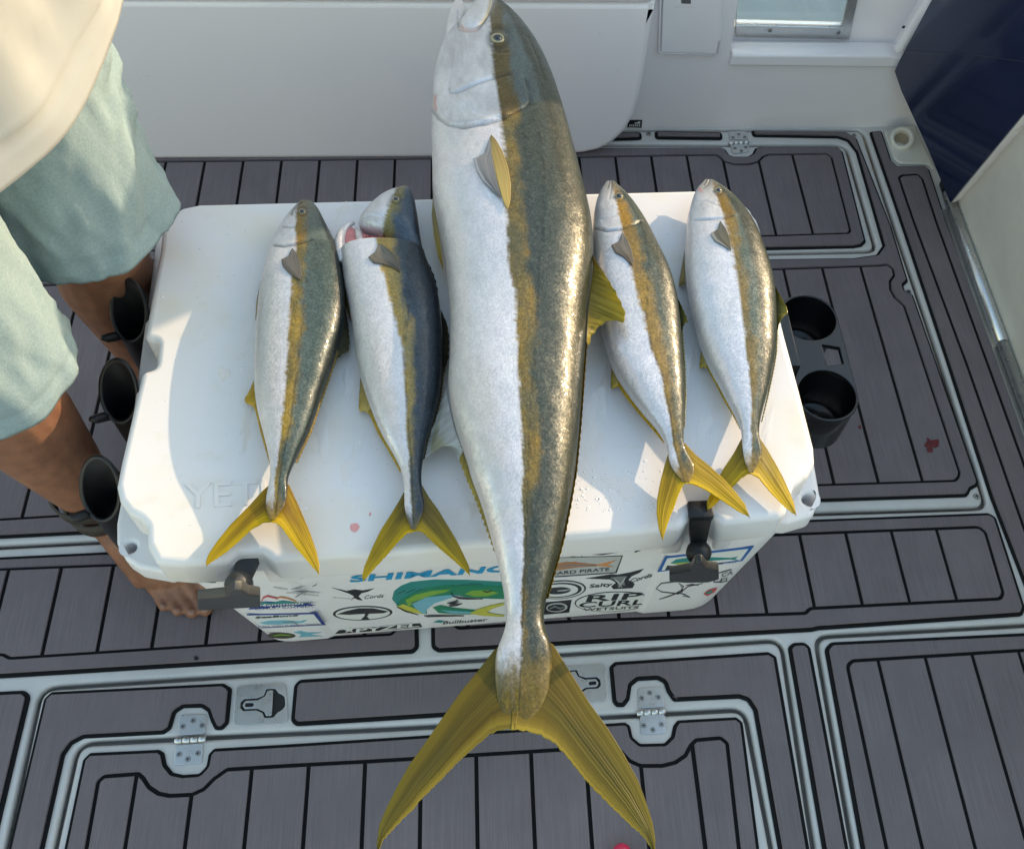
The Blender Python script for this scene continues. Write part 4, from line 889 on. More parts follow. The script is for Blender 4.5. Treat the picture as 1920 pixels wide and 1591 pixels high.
def fish_body(parent, L, Rr, zm, hk, pal, stripe, gill, eye, rows=320, cols=96, name='body', y0=None, y1=None, lines=(), tail_y=None, lat=None, seed=0.0, flat=True, headless=False, mouth=None, hpow=0.85):
    """closed fish body between a traced belly edge L and back edge Rr (photo pixels on the plane z = zm)"""
    y0 = min(q[1] for q in L) if y0 is None else y0; y1 = max(q[1] for q in L) if y1 is None else y1
    u = np.linspace(0, 1, rows); u = u - 0.10 * np.sin(2 * np.pi * u) / (2 * np.pi) * 1.0
    ys = y0 + (y1 - y0) * (u if headless else u ** 1.25 * 0.35 + u * 0.65)
    xl, xr = smooth1(poly_at(L, ys), 5), smooth1(poly_at(Rr, ys), 5)
    half = (xr - xl) / 2; mx = half.max()
    # half thickness: keeps more depth than width near the tail, rounds off at the snout
    th = np.linspace(0, 2 * np.pi, cols, endpoint=False)
    ct, stt = np.cos(th), np.sin(th)
    cx = -np.sign(ct) * np.abs(ct) ** 0.92; cz = np.sign(stt) * np.abs(stt) ** hpow
    V = np.zeros((rows, cols, 3)); PX = np.zeros((rows, cols)); PY = np.zeros((rows, cols)); T = np.zeros((rows, cols)); H = np.zeros(rows)
    for i in range(rows):
        a, b = at(xl[i], ys[i], zm), at(xr[i], ys[i], zm); w = np.linalg.norm(b - a) / 2
        H[i] = w
    hm = H.max()
    hh = hk * hm * (H / hm) ** 0.78
    s = (ys - y0) / (y1 - y0)
    if not headless: hh = hh * (1 - np.exp(-s / 0.085)) ** 0.75
    if tail_y: hh = hh * (1 - 0.87 * sstep(tail_y - 140 * pal.get('k', 1), y1 - 10, ys))
    for i in range(rows):
        a, b = at(xl[i], ys[i], zm), at(xr[i], ys[i], zm)
        c, h = (a + b) / 2, (b - a) / 2
        V[i] = c + cx[:, None] * h * -1 * -1 + np.array([0, 0, 1.0]) * (cz * hh[i])[:, None]
        T[i] = cx; PX[i] = (xl[i] + xr[i]) / 2 + cx * half[i]; PY[i] = ys[i]
    S = np.repeat(s[:, None], cols, 1)
    # where each point of the upper side shows in the photo; the under side repeats the pattern
    W = V @ RB.T - RB @ CAM
    PX = CX + F_PX * W[..., 0] / W[..., 2]; PY = CY + F_PX * W[..., 1] / W[..., 2]
    mir = np.array([k if k <= cols // 2 else cols - k for k in range(cols)])
    PX = PX[:, mir]; PY = PY[:, mir]
    sl = poly_at(stripe[0], PY); sr = poly_at(stripe[1], PY)
    xl_, xr_ = poly_at(L, PY), poly_at(Rr, PY); cen = (xl_ + xr_) / 2; hf = np.maximum((xr_ - xl_) / 2, 8)
    T = (PX - cen) / hf; vl = (sl - cen) / hf; vr = (sr - cen) / hf
    n1 = fbm(PX * 0.11 + seed, PY * 0.06 + seed, 4) - 0.5; n2 = fbm(PX * 0.03 + 9 + seed, PY * 0.02 + seed, 4) - 0.5; n3 = fbm(PX * 0.5 + seed, PY * 0.35, 2) - 0.5; n4 = fbm(PX * 0.10 + 31 + seed, PY * 0.012 + seed, 3) - 0.5
    pxs = 1.0 / hf
    jag = (n1 * 9 + n3 * 5) * pxs
    a1 = sstep(-2.5 * pxs, 2.5 * pxs, T - vl + jag * 0.8)               # past the belly edge of the stripe
    a2 = sstep(-9 * pxs, 9 * pxs, T - vr + jag * 1.6 + n2 * 0.25)       # past the back edge of the stripe
    bk = sstep(pal['bk'] - 0.05, pal['bk'] + 0.07, T + n2 * 0.10 + n3 * 0.06)
    # belly
    c = np.ones((rows, cols, 3)) * SILVER
    c = mix(c, PINKW, sstep(0.0, 0.5, n2 + 0.18) * 0.8)
    c = mix(c, SILVB, np.clip(sstep(-0.55, 0.1, T - vl) * pal.get('blue', 0.6) + n2 * 0.5, 0, 1))
    c = c * (1 + 0.10 * n3 + 0.16 * n1 + 0.2 * n2)[..., None]
    # stripe and back
    g = mix(pal['gold'], pal['gold2'], np.clip(0.5 + 2.4 * n2 + 1.3 * n4, 0, 1)) * (1 + 0.5 * n3 + 0.3 * n1)[..., None]
    fl = mix(pal['flank'], pal['flank2'], np.clip(sstep(0.0, pal['bk'], T) * 0.8 + 1.4 * n2 + 0.6 * n4, 0, 1)) * (1 + 0.75 * n3 + 0.3 * n1)[..., None]
    ba = np.array(pal['back']) * (1 + 0.5 * n3 + 0.5 * n2)[..., None]
    c = mix(c, g, a1 * (1 - a2)) if False else mix(mix(c, g, a1), fl, a2)
    c = mix(c, ba, bk)
    al = 1 - a1 * 0.95
    # head: smoother, darker over the eye
    if gill is not None:
        gy = poly_at([(q[1], q[0]) for q in gill], PX)
        hd = sstep(6, -6, PY - gy)
        headc = mix(mix(np.ones((rows, cols, 3)) * (SILVER * 0.62 + SILVB * 0.34), pal['headstripe'], a1), pal['head'], a2)
        headc = mix(headc, np.array(pal['back']) * 1.1, bk * 0.9)
        headc = headc * (1 + 0.4 * n1 + 0.5 * n2)[..., None]
        if pal.get('snout') is not None: headc = mix(headc, pal['snout'], sstep(0.085, 0.0, S) * 0.8)
        c = mix(c, headc, hd * 0.9)
    # tail stalk
    if tail_y:
        tt = sstep(tail_y - 34 * pal.get('k', 1), tail_y + 40 * pal.get('k', 1), PY + n1 * 50 * pal.get('k', 1))
        c = mix(c, pal['stalk'], tt * 0.92); al = al * (1 - tt) + 0.30 * tt
        c = mix(c, np.array(pal.get('tailc', (0.17, 0.108, 0.012))) * (1 + 0.9 * n4 + 0.5 * n1)[..., None], sstep(tail_y + 15 * pal.get('k', 1), tail_y + 85 * pal.get('k', 1), PY + (n1 + n4) * 60 * pal.get('k', 1)))
    top = (stt > -0.05)[None, :] * np.ones((rows, 1))
    disp = np.zeros((rows, cols))
    for pts, w, dep, dark, step in lines:
        d, sg = pdist(PX, PY, pts); e = np.exp(-(d / w) ** 2) * top
        disp -= dep * e
        if step: disp += step * np.exp(-(d / (w * 5)) ** 2) * (sg < 0) * (1 - e) * top
        c = c * (1 - np.clip(dark * e, -0.6, 0.95))[..., None]
    if lat is not None:
        d, sg = pdist(PX, PY, lat); c = c * (1 - 0.55 * np.exp(-(d / 1.5) ** 2) * top)[..., None]
    if eye is not None:                       # socket
        d = np.hypot(PX - eye[0], PY - eye[1]); e = np.exp(-((d - eye[2] * 1.25) / (eye[2] * 0.35)) ** 2) * top
        disp -= 0.0006 * e * eye[2] / 7; c = c * (1 - 0.45 * e)[..., None]
    if mouth is not None:
        for q, r, colr in mouth:
            d, sg = pdist(PX, PY, q); e = np.exp(-(d / r) ** 2) * top; c = mix(c, colr, np.clip(e, 0, 1))
    V[..., 2] += disp * np.maximum(cz, 0)[None, :]
    V[..., 2] += (n2 * 0.0012 * (mx / 140))* np.maximum(cz, 0)[None, :]
    if flat: V[..., 2] = np.where((V[..., 1] < 0.235) & (V[..., 1] > -0.245), np.maximum(V[..., 2], ZL + 0.0006), V[..., 2])
    c = np.clip(c, 0.004, 0.9)
    v = V.reshape(-1, 3).tolist(); f = []
    for i in range(rows - 1):
        for k in range(cols): f.append((i * cols + k, (i + 1) * cols + k, (i + 1) * cols + (k + 1) % cols, i * cols + (k + 1) % cols))
    f.append(tuple(range(cols))); f.append(tuple((rows - 1) * cols + k for k in range(cols))[::-1])
    col = np.concatenate([c, al[..., None]], -1).reshape(-1, 4)
    o = mk(name, v, f, M_SKINF, parent, colors=col)
    tp = np.nonzero((stt > 0.02)[None, :] * np.ones((rows, 1), bool)); tx, ty, tz = PX[tp], PY[tp], V[..., 2][tp]
    top_z = lambda x, y: float(tz[np.argmin((tx - x) ** 2 + (ty - y) ** 2)]) + 0.0006
    return o, top_z

def resample(P, n):
    P = np.array(P, float); d = np.r_[0, np.cumsum(np.linalg.norm(np.diff(P, axis=0), axis=1))]; t = np.linspace(0, d[-1], n)
    return np.c_[[np.interp(t, d, P[:, k]) for k in range(P.shape[1])]].T
def fin(name, parent, A, B, zA, zB, ca, cb, n=60, m=28, ray_along=True, rays=16, teeth=0.0, th=0.0013, streak=0.35, edge=None, zmid=0.0, seed=0.0, alpha=1.0, dark=None, wav=0.00022, hug=False):
    """thin fin between two traced edges A and B; rays run along A/B (tail lobes) or from A to B (dorsal and anal fins)"""
    a, b = resample(A, n), resample(B, n)
    t = np.linspace(0, 1, m); U, W = np.meshgrid(np.linspace(0, 1, n), t, indexing='ij')
    P = a[:, None, :] * (1 - W[..., None]) + b[:, None, :] * W[..., None]
    if teeth:
        tri = np.abs(((U * rays * 1.0) % 1.0) - 0.5) * 2 if not ray_along else (vnoise(U * 60 + seed, U * 0 + 3) * 0.5 + vnoise(U * 150 + seed, U * 0 + 8) * 0.8)
        P = P + (a - b)[:, None, :] / np.maximum(np.linalg.norm(a - b, axis=1), 1e-6)[:, None, None] * (tri * teeth * sstep(0.5, 1.0, W))[..., None]
    za = np.interp(U, np.linspace(0, 1, len(zA)), zA) if hasattr(zA, '__len__') else zA
    zb = np.interp(U, np.linspace(0, 1, len(zB)), zB) if hasattr(zB, '__len__') else zB
    ph = (W * rays if ray_along else U * rays * 2)
    rid = np.clip((vnoise(ph * 2.3 + seed * 5, U * 0.8 * (1 if ray_along else 0) + seed) - 0.5) * 2.2 + 0.25 * np.sin(ph * 2 * np.pi), -1, 1)
    Z = za * (1 - W) + zb * W + zmid * np.sin(np.pi * W) + rid * wav * (0.3 + 0.7 * np.sin(np.pi * np.clip(W, 0.02, 0.98)))
    along, across = (U, W) if ray_along else (W, U)
    ns = fbm(across * rays * 2.2 + seed * 7, along * 1.5 + seed, 3) - 0.5; nb = fbm(across * 4 + seed, along * 4 + seed * 3, 3) - 0.5
    k = np.clip(along + nb * 0.5, 0, 1)
    c = mix(np.array(ca), np.array(cb), k)
    if dark is not None: c = mix(c, np.array(dark[0]), np.clip(np.exp(-((W - dark[1]) / dark[2]) ** 2) * (0.55 + nb * 1.3) * np.sin(np.pi * np.clip(U * 0.9 + 0.08, 0, 1)), 0, 0.9))
    if edge is not None: c = mix(c, np.array(edge[0]), sstep(edge[1], 1.0, W if ray_along else along))
    c = np.clip(c * (1 + streak * 2.2 * ns + 0.16 * rid)[..., None], 0.004, 0.95)
    v = []
    for s_ in (1, -1):
        for i in range(n):
            for j in range(m):
                q = at(P[i, j, 0], P[i, j, 1], Z[i, j]); tk = th * (1 - 0.75 * abs(2 * W[i, j] - 1)) * (1 - 0.6 * U[i, j]) * (min(1.0, 0.35 + U[i, j] * 3) if ray_along else 1) / 2
                if hug and -0.24 < q[1] < 0.235: q[2] = max(q[2], ZL + 0.0012)
                q[2] += s_ * (tk + 0.0001); v.append(q)
    f = []; o = n * m
    for i in range(n - 1):
        for j in range(m - 1):
            p = (i * m + j, (i + 1) * m + j, (i + 1) * m + j + 1, i * m + j + 1); f.append(p); f.append(tuple(o + q for q in p[::-1]))
    rim = [(i, 0) for i in range(n)] + [(n - 1, j) for j in range(1, m)] + [(i, m - 1) for i in range(n - 2, -1, -1)] + [(0, j) for j in range(m - 2, 0, -1)]
    rim = [i * m + j for i, j in rim]
    for x, y in zip(rim, rim[1:] + rim[:1]): f.append((x, y, y + o, x + o)[::-1])
    al = np.full((n, m), alpha); col = np.concatenate([c, al[..., None]], -1).reshape(-1, 4)
    return mk(name, v, f, M_FIN, parent, colors=np.r_[col, col])
def eye(parent, px, py, rpx, z, w=0.84):
    c = at(px, py, z); s = rpx / 1560.0; ax = (0.06, -0.10, 1)
    v, f = lathe([(1.12, -0.25), (1.06, 0.10), (0.99, 0.20), (w + 0.05, 0.24), (w, 0.20)], (0, 0, 0), 28, ax)
    c = c + np.array([0, 0, 0.10 * s])
    e = mk('eye', [np.array(q) * s + c for q in v], f, M_IRIS, parent)
    v, f = lathe([(w + 0.04, 0.05), (w + 0.02, 0.20), (w - 0.14, 0.35), (0.45, 0.46), (0.2, 0.51), (0.001, 0.52)], (0, 0, 0), 28, ax)
    mk('pupil', [np.array(q) * s + c for q in v], f, M_EYE, e); return e

GREEN = dict(gold=(0.19, 0.128, 0.020), gold2=(0.115, 0.088, 0.025), flank=(0.0421, 0.0591, 0.0553), flank2=(0.0221, 0.0368, 0.0317), back=(0.0148, 0.0194, 0.0127), bk=0.66, headstripe=(0.17, 0.098, 0.010), head=(0.0779, 0.0980, 0.0885), stalk=(0.13, 0.085, 0.02), k=0.5, snout=(0.13, 0.125, 0.105))
ZM_S = ZL + 0.0265
FG = 'small fish on the cooler lid'
YEL, YEL2, OLIV = (0.62, 0.42, 0.012), (0.52, 0.30, 0.015), (0.22, 0.16, 0.03)

def tail_fin(parent, LA, LB, RA, RB_, zb, zt, ca, cb, teeth=2.0, edge=None, dark=None, seed=0.0, n=90, m=36):
    t = fin('tail_fin', parent, LA, LB, [zb, zb * 0.6 + zt * 0.4, zt], [zb + 0.002, zb * 0.5 + zt * 0.5, zt], ca, cb, n=n, m=m, rays=15, teeth=teeth, th=0.003, edge=edge, dark=dark, seed=seed)
    fin('tail_lobe', t, RA, RB_, [zb, zb * 0.6 + zt * 0.4, zt], [zb + 0.002, zb * 0.5 + zt * 0.5, zt], ca, cb, n=n, m=m, rays=15, teeth=-teeth if False else teeth, th=0.003, edge=edge, dark=dark, seed=seed + 3.3)
    return t

# ---------------------------------------------------------------- the huge fish
ZM_B = ZL + 0.050
bf = thing('giant_fish', (0.04, 0.0, ZL), 'huge silver fish with a golden side stripe, lying across the middle of the cooler', 'fish')
BL = [(903, -22), (893, -6), (884, 14), (872, 34), (856, 48), (842, 58), (836, 70), (823, 103), (814, 142), (809.5, 185), (809, 264), (811, 317), (811, 364), (817, 400), (825.6, 431), (836.6, 494), (844.5, 589), (844, 667), (840, 714), (842, 745), (848, 775), (857, 809), (871, 846), (884, 895), (900, 935), (915, 985), (930, 1040), (941, 1090), (948, 1130), (951, 1162), (943, 1192), (930, 1220), (927, 1260), (931, 1300), (936, 1325), (948, 1350), (962, 1365)]
BR_ = [(920, -22), (938, 0), (959.5, 17), (980.6, 42), (1004, 76.6), (1023, 113.5), (1038.7, 153), (1057, 211), (1070, 259), (1083.6, 311.5), (1097, 364), (1108, 412), (1112, 447), (1113, 482), (1108, 541), (1102, 576), (1099, 640), (1094, 699), (1090, 761.5), (1085, 824), (1077, 900), (1068, 950), (1058, 1000), (1046, 1050), (1034, 1090), (1023, 1125), (1018, 1159), (1022, 1180), (1034, 1206), (1036, 1240), (1030, 1290), (1016, 1325), (996, 1350), (970, 1365)]
B_ST = ([(919, -20), (919, 50), (922, 100), (925, 142), (933, 165), (937, 215), (944, 262), (946, 330), (948, 375), (953, 500), (966, 545), (969, 640), (972, 700), (975, 760), (980, 850), (978, 940), (982, 1040), (977, 1120), (978, 1200), (972, 1330)],
        [(940, -20), (948, 60), (960, 110), (962, 142), (969, 190), (972, 262), (976, 320), (985, 420), (984, 470), (1000, 540), (1008, 640), (1003, 700), (1012, 760), (1014, 850), (1000, 930), (992, 1000), (985, 1080), (984, 1200), (985, 1330)])
B_G = [(809, 205), (822, 222), (841, 233), (870, 238), (912, 231), (940, 223), (962, 212), (985, 200), (994, 190)]
BPAL = dict(gold=(0.165, 0.108, 0.018), gold2=(0.085, 0.075, 0.032), flank=(0.0293, 0.0383, 0.0348), flank2=(0.0162, 0.0263, 0.0218), back=(0.0138, 0.0176, 0.0106), bk=0.70, headstripe=(0.070, 0.045, 0.008), head=(0.0615, 0.0833, 0.0885), tailc=(0.095, 0.068, 0.009), stalk=(0.135, 0.095, 0.025), k=1.0, blue=0.45)
PK, WH = (0.62, 0.48, 0.46), (0.66, 0.62, 0.60)
lines = [([(809, 205), (822, 222), (841, 233), (870, 238), (912, 231), (945, 221)], 2.8, 0.0030, 0.42, 0.0028),
         ([(945, 221), (962, 212), (985, 200), (994, 190), (992, 170), (985, 150)], 2.4, 0.0022, 0.45, 0.0015),
         ([(842, 165), (845, 174), (860, 172), (890, 158), (925, 146), (955, 138)], 2.2, 0.0018, 0.30, 0.0014),
         ([(868, 193), (885, 208), (915, 219), (935, 220)], 2.2, 0.0012, -0.15, 0.0),
         ([(826, 205), (836, 222), (860, 229), (900, 225)], 2.5, 0.0010, 0.12, 0.0),
         ([(855, 75), (848, 110), (845, 145), (842, 165)], 2.5, 0.0012, 0.10, 0.0),
         ([(858, 40), (862, 54), (880, 58), (895, 55), (908, 40), (918, 12), (921, -8)], 2.2, 0.0024, 0.5, 0.0),
         ([(948, 28), (944, 48), (946, 62)], 2.0, 0.0010, -0.5, 0), ([(990, 70), (1008, 110), (1020, 150)], 2.5, 0.0012, -0.25, 0), ([(960, 70), (961, 88), (955, 98), (930, 96), (922, 86)], 2.2, 0.0012, -0.2, 0)]
o, bz = fish_body(bf, BL, BR_, ZM_B, 0.62, BPAL, B_ST, B_G, (935, 72, 15), rows=560, cols=184, lines=lines, tail_y=1235, lat=[(1010, 240), (1020, 320), (1018, 430), (1010, 520), (1003, 640), (995, 760), (990, 900), (985, 1050), (978, 1200), (973, 1330)], seed=2.0,
                  mouth=[([(890, 26), (905, 22), (912, 10), (916, -6)], 11, WH), ([(862, 52), (880, 57), (896, 54)], 2.5, PK), ([(816, 180), (815, 195), (818, 206)], 2.5, (0.6, 0.32, 0.30))])
eye(bf, 933, 73, 13, bz(933, 73) - 0.0003, 0.70)
JL = [(858, -4), (850, 6), (845, 18), (841, 34), (837, 52), (835, 72), (834, 100)]; JR = [(862, -4), (869, 3), (873, 16), (872, 28), (866, 44), (868, 62), (872, 100)]
fish_body(bf, JL, JR, ZM_B + 0.004, 0.9, dict(BPAL, bk=2.0), ([(2000, -10), (2000, 200)], [(2100, -10), (2100, 200)]), None, None, rows=70, cols=48, name='lower_jaw', flat=False, lines=[([(858, 20), (858, 50), (862, 60)], 2.2, 0.0010, 0.2, 0)], seed=5.0)
ML = [(880, 14), (868, 30), (858, 44), (864, 54), (880, 59)]
UL = [(916, -16), (900, -2), (884, 14), (870, 29), (862, 41), (861, 50), (872, 57), (884, 60)]; UR = [(922, -16), (924, 0), (921, 14), (916, 28), (908, 42), (900, 53), (892, 58), (888, 60)]
fish_body(bf, UL, UR, ZM_B + 0.0235, 0.42, dict(BPAL, bk=2.0), ([(2000, -10), (2000, 200)], [(2100, -10), (2100, 200)]), None, None, rows=60, cols=40, name='upper_lip', flat=False, seed=6.0, mouth=[([(862, 44), (872, 53), (886, 57)], 4, PK), ([(920, 0), (914, 28), (896, 53)], 3.0, (0.5, 0.42, 0.30))])
ZT = ZM_B
tl = tail_fin(bf, [(992, 1205), (945, 1203), (927, 1217), (896, 1257), (865, 1294), (828, 1347), (794, 1396), (769, 1430), (748, 1467), (726, 1510), (711, 1545), (706, 1580), (708, 1602)],
              [(966, 1369), (950, 1368), (936, 1370), (918, 1378), (893, 1399), (865, 1424), (831, 1458), (797, 1492), (773, 1520), (739, 1554), (720, 1576), (708, 1602)],
              [(966, 1205), (1020, 1196), (1038, 1208), (1066, 1254), (1103, 1313), (1140, 1365), (1171, 1415), (1196, 1461), (1211, 1501), (1224, 1541), (1229, 1572), (1228, 1600)],
              [(958, 1369), (970, 1369), (983, 1372), (1013, 1379), (1041, 1396), (1066, 1424), (1091, 1455), (1118, 1486), (1143, 1511), (1174, 1541), (1205, 1569), (1222, 1594), (1228, 1600)],
              ZT, ZT - 0.012, (0.130, 0.090, 0.010), (0.165, 0.135, 0.014), teeth=3.5, edge=((0.32, 0.24, 0.03), 0.80), dark=((0.085, 0.075, 0.018), 0.50, 0.24), seed=1.0, n=240, m=72)
fin('pectoral_fin', bf, [(921, 252), (930, 262), (942, 283), (952, 310), (958, 345), (957, 375), (953, 391)], [(919, 256), (921, 285), (927, 315), (934, 345), (942, 372), (948, 386), (951, 391)], [bz(925, 255) + 0.002, bz(945, 320) + 0.0022, bz(952, 390) + 0.0022], [bz(921, 256) + 0.001, bz(927, 315) + 0.0022, bz(950, 388) + 0.0022],
    (0.34, 0.25, 0.09), (0.42, 0.31, 0.10), n=60, m=20, rays=6, streak=0.22, alpha=0.5)
fin('pectoral_fin', bf, [(920, 256), (922, 290), (930, 330), (940, 372)], [(918, 258), (906, 288), (887, 297), (893, 318), (905, 338), (938, 370)], [bz(921, 258) + 0.001, bz(926, 310) + 0.0022, bz(940, 372) + 0.0022], [bz(918, 258) + 0.001, bz(890, 300) + 0.002, bz(905, 338) + 0.002, bz(936, 370) + 0.0022],
    (0.30, 0.30, 0.31), (0.13, 0.13, 0.14), n=50, m=24, rays=9, streak=0.3, alpha=0.6, edge=((0.38, 0.40, 0.44), 0.7))
fin('dorsal_fin', bf, [(1110, 474), (1112, 500), (1107, 545), (1102, 590), (1100, 640)], [(1114, 486), (1134, 512), (1155, 545), (1172, 580), (1175, 598), (1168, 605), (1156, 600), (1140, 602), (1126, 611), (1112, 628), (1103, 652)], ZM_B + 0.012, [ZM_B + 0.016, ZM_B + 0.026, ZM_B + 0.014, ZM_B + 0.004],
    (0.24, 0.175, 0.025), (0.40, 0.29, 0.022), n=80, m=40, ray_along=False, rays=11, teeth=4, streak=0.4, wav=0.0008)
fin('dorsal_finlets', bf, [(1098, 640), (1092, 720), (1086, 800), (1077, 885), (1065, 950), (1052, 1010), (1038, 1065), (1024, 1118)], [(1102, 645), (1097, 720), (1091, 800), (1083, 885), (1072, 950), (1060, 1010), (1046, 1062), (1028, 1124)], ZM_B - 0.002, ZM_B + 0.004,
    (0.12, 0.10, 0.03), (0.40, 0.29, 0.03), n=140, m=8, ray_along=False, rays=34, teeth=2.2, streak=0.4)
fin('anal_fin', bf, [(836, 728), (842, 758), (852, 800), (868, 845), (884, 895)], [(833, 736), (822, 770), (806, 812), (793, 850), (793, 862), (805, 846), (822, 836), (838, 832), (850, 842), (862, 866), (878, 900)], ZM_B - 0.020, [ZM_B - 0.022, ZM_B - 0.030, ZM_B - 0.032, ZM_B - 0.016],
    (0.36, 0.37, 0.38), (0.40, 0.41, 0.41), n=70, m=32, ray_along=False, rays=9, teeth=4, streak=0.30, dark=((0.17, 0.14, 0.015), 0.60, 0.3), hug=True, alpha=0.15)
fin('anal_finlets', bf, [(868, 845), (886, 895), (902, 935), (917, 985), (931, 1035)], [(860, 862), (876, 905), (893, 945), (910, 992), (926, 1036)], ZM_B - 0.014, ZM_B - 0.018, (0.24, 0.19, 0.06), (0.40, 0.31, 0.06), n=90, m=8, ray_along=False, rays=15, teeth=4, hug=True)
fin('pelvic_fin', bf, [(814, 362), (817, 400), (824, 440), (831, 500)], [(812, 366), (809, 400), (812, 440), (821, 482), (831, 506)], ZM_B - 0.020, ZM_B - 0.024, (0.42, 0.36, 0.20), (0.42, 0.28, 0.03), n=50, m=10, rays=4, hug=True, edge=((0.55, 0.52, 0.40), 0.75))

# ---------------------------------------------------------------- first small fish (left)
f1 = thing('small_fish', at(560, 640, ZL), 'small olive green fish with a yellow tail, leftmost on the lid', 'fish', FG)
L1 = [(570, 373.5), (561, 376), (548.6, 390), (533.5, 410), (521, 433), (511, 455.6), (503, 475.7), (497, 501), (491, 526), (486, 556), (483, 589), (480, 627), (477, 677), (477, 715), (479, 745), (484, 775), (492, 805), (500.6, 838), (506, 864), (507.7, 886), (504, 909), (500, 925), (497, 945), (501, 962), (507, 974)]
R1 = [(574, 373.5), (584, 375), (594, 385), (606.5, 410), (619, 435.5), (630, 455.6), (639, 486), (644, 521), (647, 551), (648, 585), (644, 610), (634, 645), (624, 677), (611.5, 714.7), (600, 745), (592, 773.8), (578, 807.5), (564, 835.6), (552, 864), (543.6, 883), (538.6, 897.5), (539, 915), (537, 940), (526, 962), (512, 974)]
ST1 = ([(560, 375), (555, 408), (555, 453), (546, 521), (543.6, 576), (540, 627), (536, 689), (532, 750), (527, 810), (517, 875), (513, 960)], [(575, 375), (572, 438), (571, 501), (566, 576), (565, 627), (557, 702), (552, 750), (541, 810), (527, 860), (519, 960)])
P1_ = dict(GREEN, gold=(0.24, 0.162, 0.027), flank=(0.0531, 0.0739, 0.0691), flank2=(0.0244, 0.0430, 0.0387), back=(0.0089, 0.0129, 0.0127), bk=0.80)
G1 = [(514, 460), (531, 462), (558.7, 457), (584, 449)]
o, z1 = fish_body(f1, L1, R1, ZM_S, 0.54, P1_, ST1, G1, (566.7, 396.5, 6.5), rows=330, cols=112, lines=[(G1, 1.8, 0.0016, 0.5, 0.0008), ([(530, 425), (548, 426), (556, 424)], 1.8, 0.0008, 0.4, 0), ([(545, 398), (552, 404), (556, 410)], 1.6, 0.0006, 0.2, 0), ([(546, 402), (549, 394), (557, 386), (566, 379)], 1.7, 0.0010, 0.55, 0)], tail_y=938, lat=[(575, 520), (566, 600), (556, 700), (545, 790), (528, 870), (517, 960)], seed=11.0)
eye(f1, 566.7, 396.5, 5.6, z1(566.7, 396.5))
tail_fin(f1, [(528, 916), (502, 911), (492, 920), (467, 948), (433, 982), (408, 1013), (391, 1038), (386, 1052), (387, 1061)], [(509, 979), (495, 980.5), (472, 993), (450, 1013), (425, 1035), (402, 1051), (387, 1061)],
         [(508, 916), (539, 905), (543, 910), (554, 934), (568, 965), (582, 999), (593.5, 1032.5), (599, 1058), (598, 1078)], [(507, 979), (516, 981), (526, 987.5), (540, 1007), (557, 1029.7), (571, 1046.6), (585, 1063), (598, 1078)], ZM_S - 0.004, ZL + 0.012, (0.24, 0.135, 0.02), YEL, edge=((0.66, 0.46, 0.012), 0.55), seed=2.1)
fin('pectoral_fin', f1, [(549, 465), (556, 475), (563, 492), (566, 512), (563, 524)], [(547, 466), (540, 480), (527, 486), (530, 498), (541, 510), (561, 524)], [z1(549, 465) + 0.001, z1(565, 500) + 0.0008, z1(562, 522) + 0.0008], [z1(547, 466) + 0.001, z1(530, 490) + 0.0008, z1(541, 510) + 0.0008, z1(561, 523) + 0.0008], (0.149, 0.143, 0.138), (0.110, 0.099, 0.083), n=40, m=20, rays=8, alpha=0.5)
fin('dorsal_fin', f1, [(647, 580), (643, 610), (636, 640), (630, 662)], [(649, 580), (654, 610), (656, 640), (654, 658), (645, 662), (634, 672)], ZM_S - 0.006, ZL + 0.010, (0.05, 0.055, 0.045), (0.13, 0.12, 0.06), n=40, m=16, ray_along=False, rays=9, teeth=1.5, hug=True)
fin('dorsal_finlets', f1, [(632, 655), (618, 698), (600, 747), (580, 806), (553, 866)], [(636, 660), (623, 700), (606, 749), (586, 808), (558, 868)], ZM_S - 0.004, ZM_S - 0.006, (0.08, 0.07, 0.03), (0.30, 0.20, 0.03), n=110, m=6, ray_along=False, rays=26, teeth=2)
fin('anal_fin', f1, [(477, 712), (480, 745), (486, 780)], [(474, 716), (466, 734), (457, 749), (462, 756), (472, 760), (481, 774), (485, 786)], ZM_S - 0.014, ZL + 0.006, (0.50, 0.34, 0.06), (0.60, 0.40, 0.04), n=36, m=14, ray_along=False, rays=7, teeth=1.5, hug=True)
fin('anal_finlets', f1, [(481, 755), (492, 806), (501, 840), (507, 868)], [(476, 760), (487, 808), (497, 842), (505, 870)], ZM_S - 0.010, ZM_S - 0.014, (0.42, 0.28, 0.04), (0.60, 0.40, 0.03), n=70, m=6, ray_along=False, rays=20, teeth=1.5, hug=True)
fin('pelvic_fin', f1, [(491, 524), (485, 560), (480, 598)], [(489, 526), (481, 562), (478.5, 600)], ZM_S - 0.012, ZL + 0.006, (0.32, 0.26, 0.1), (0.38, 0.27, 0.05), n=24, m=6, rays=3, hug=True)

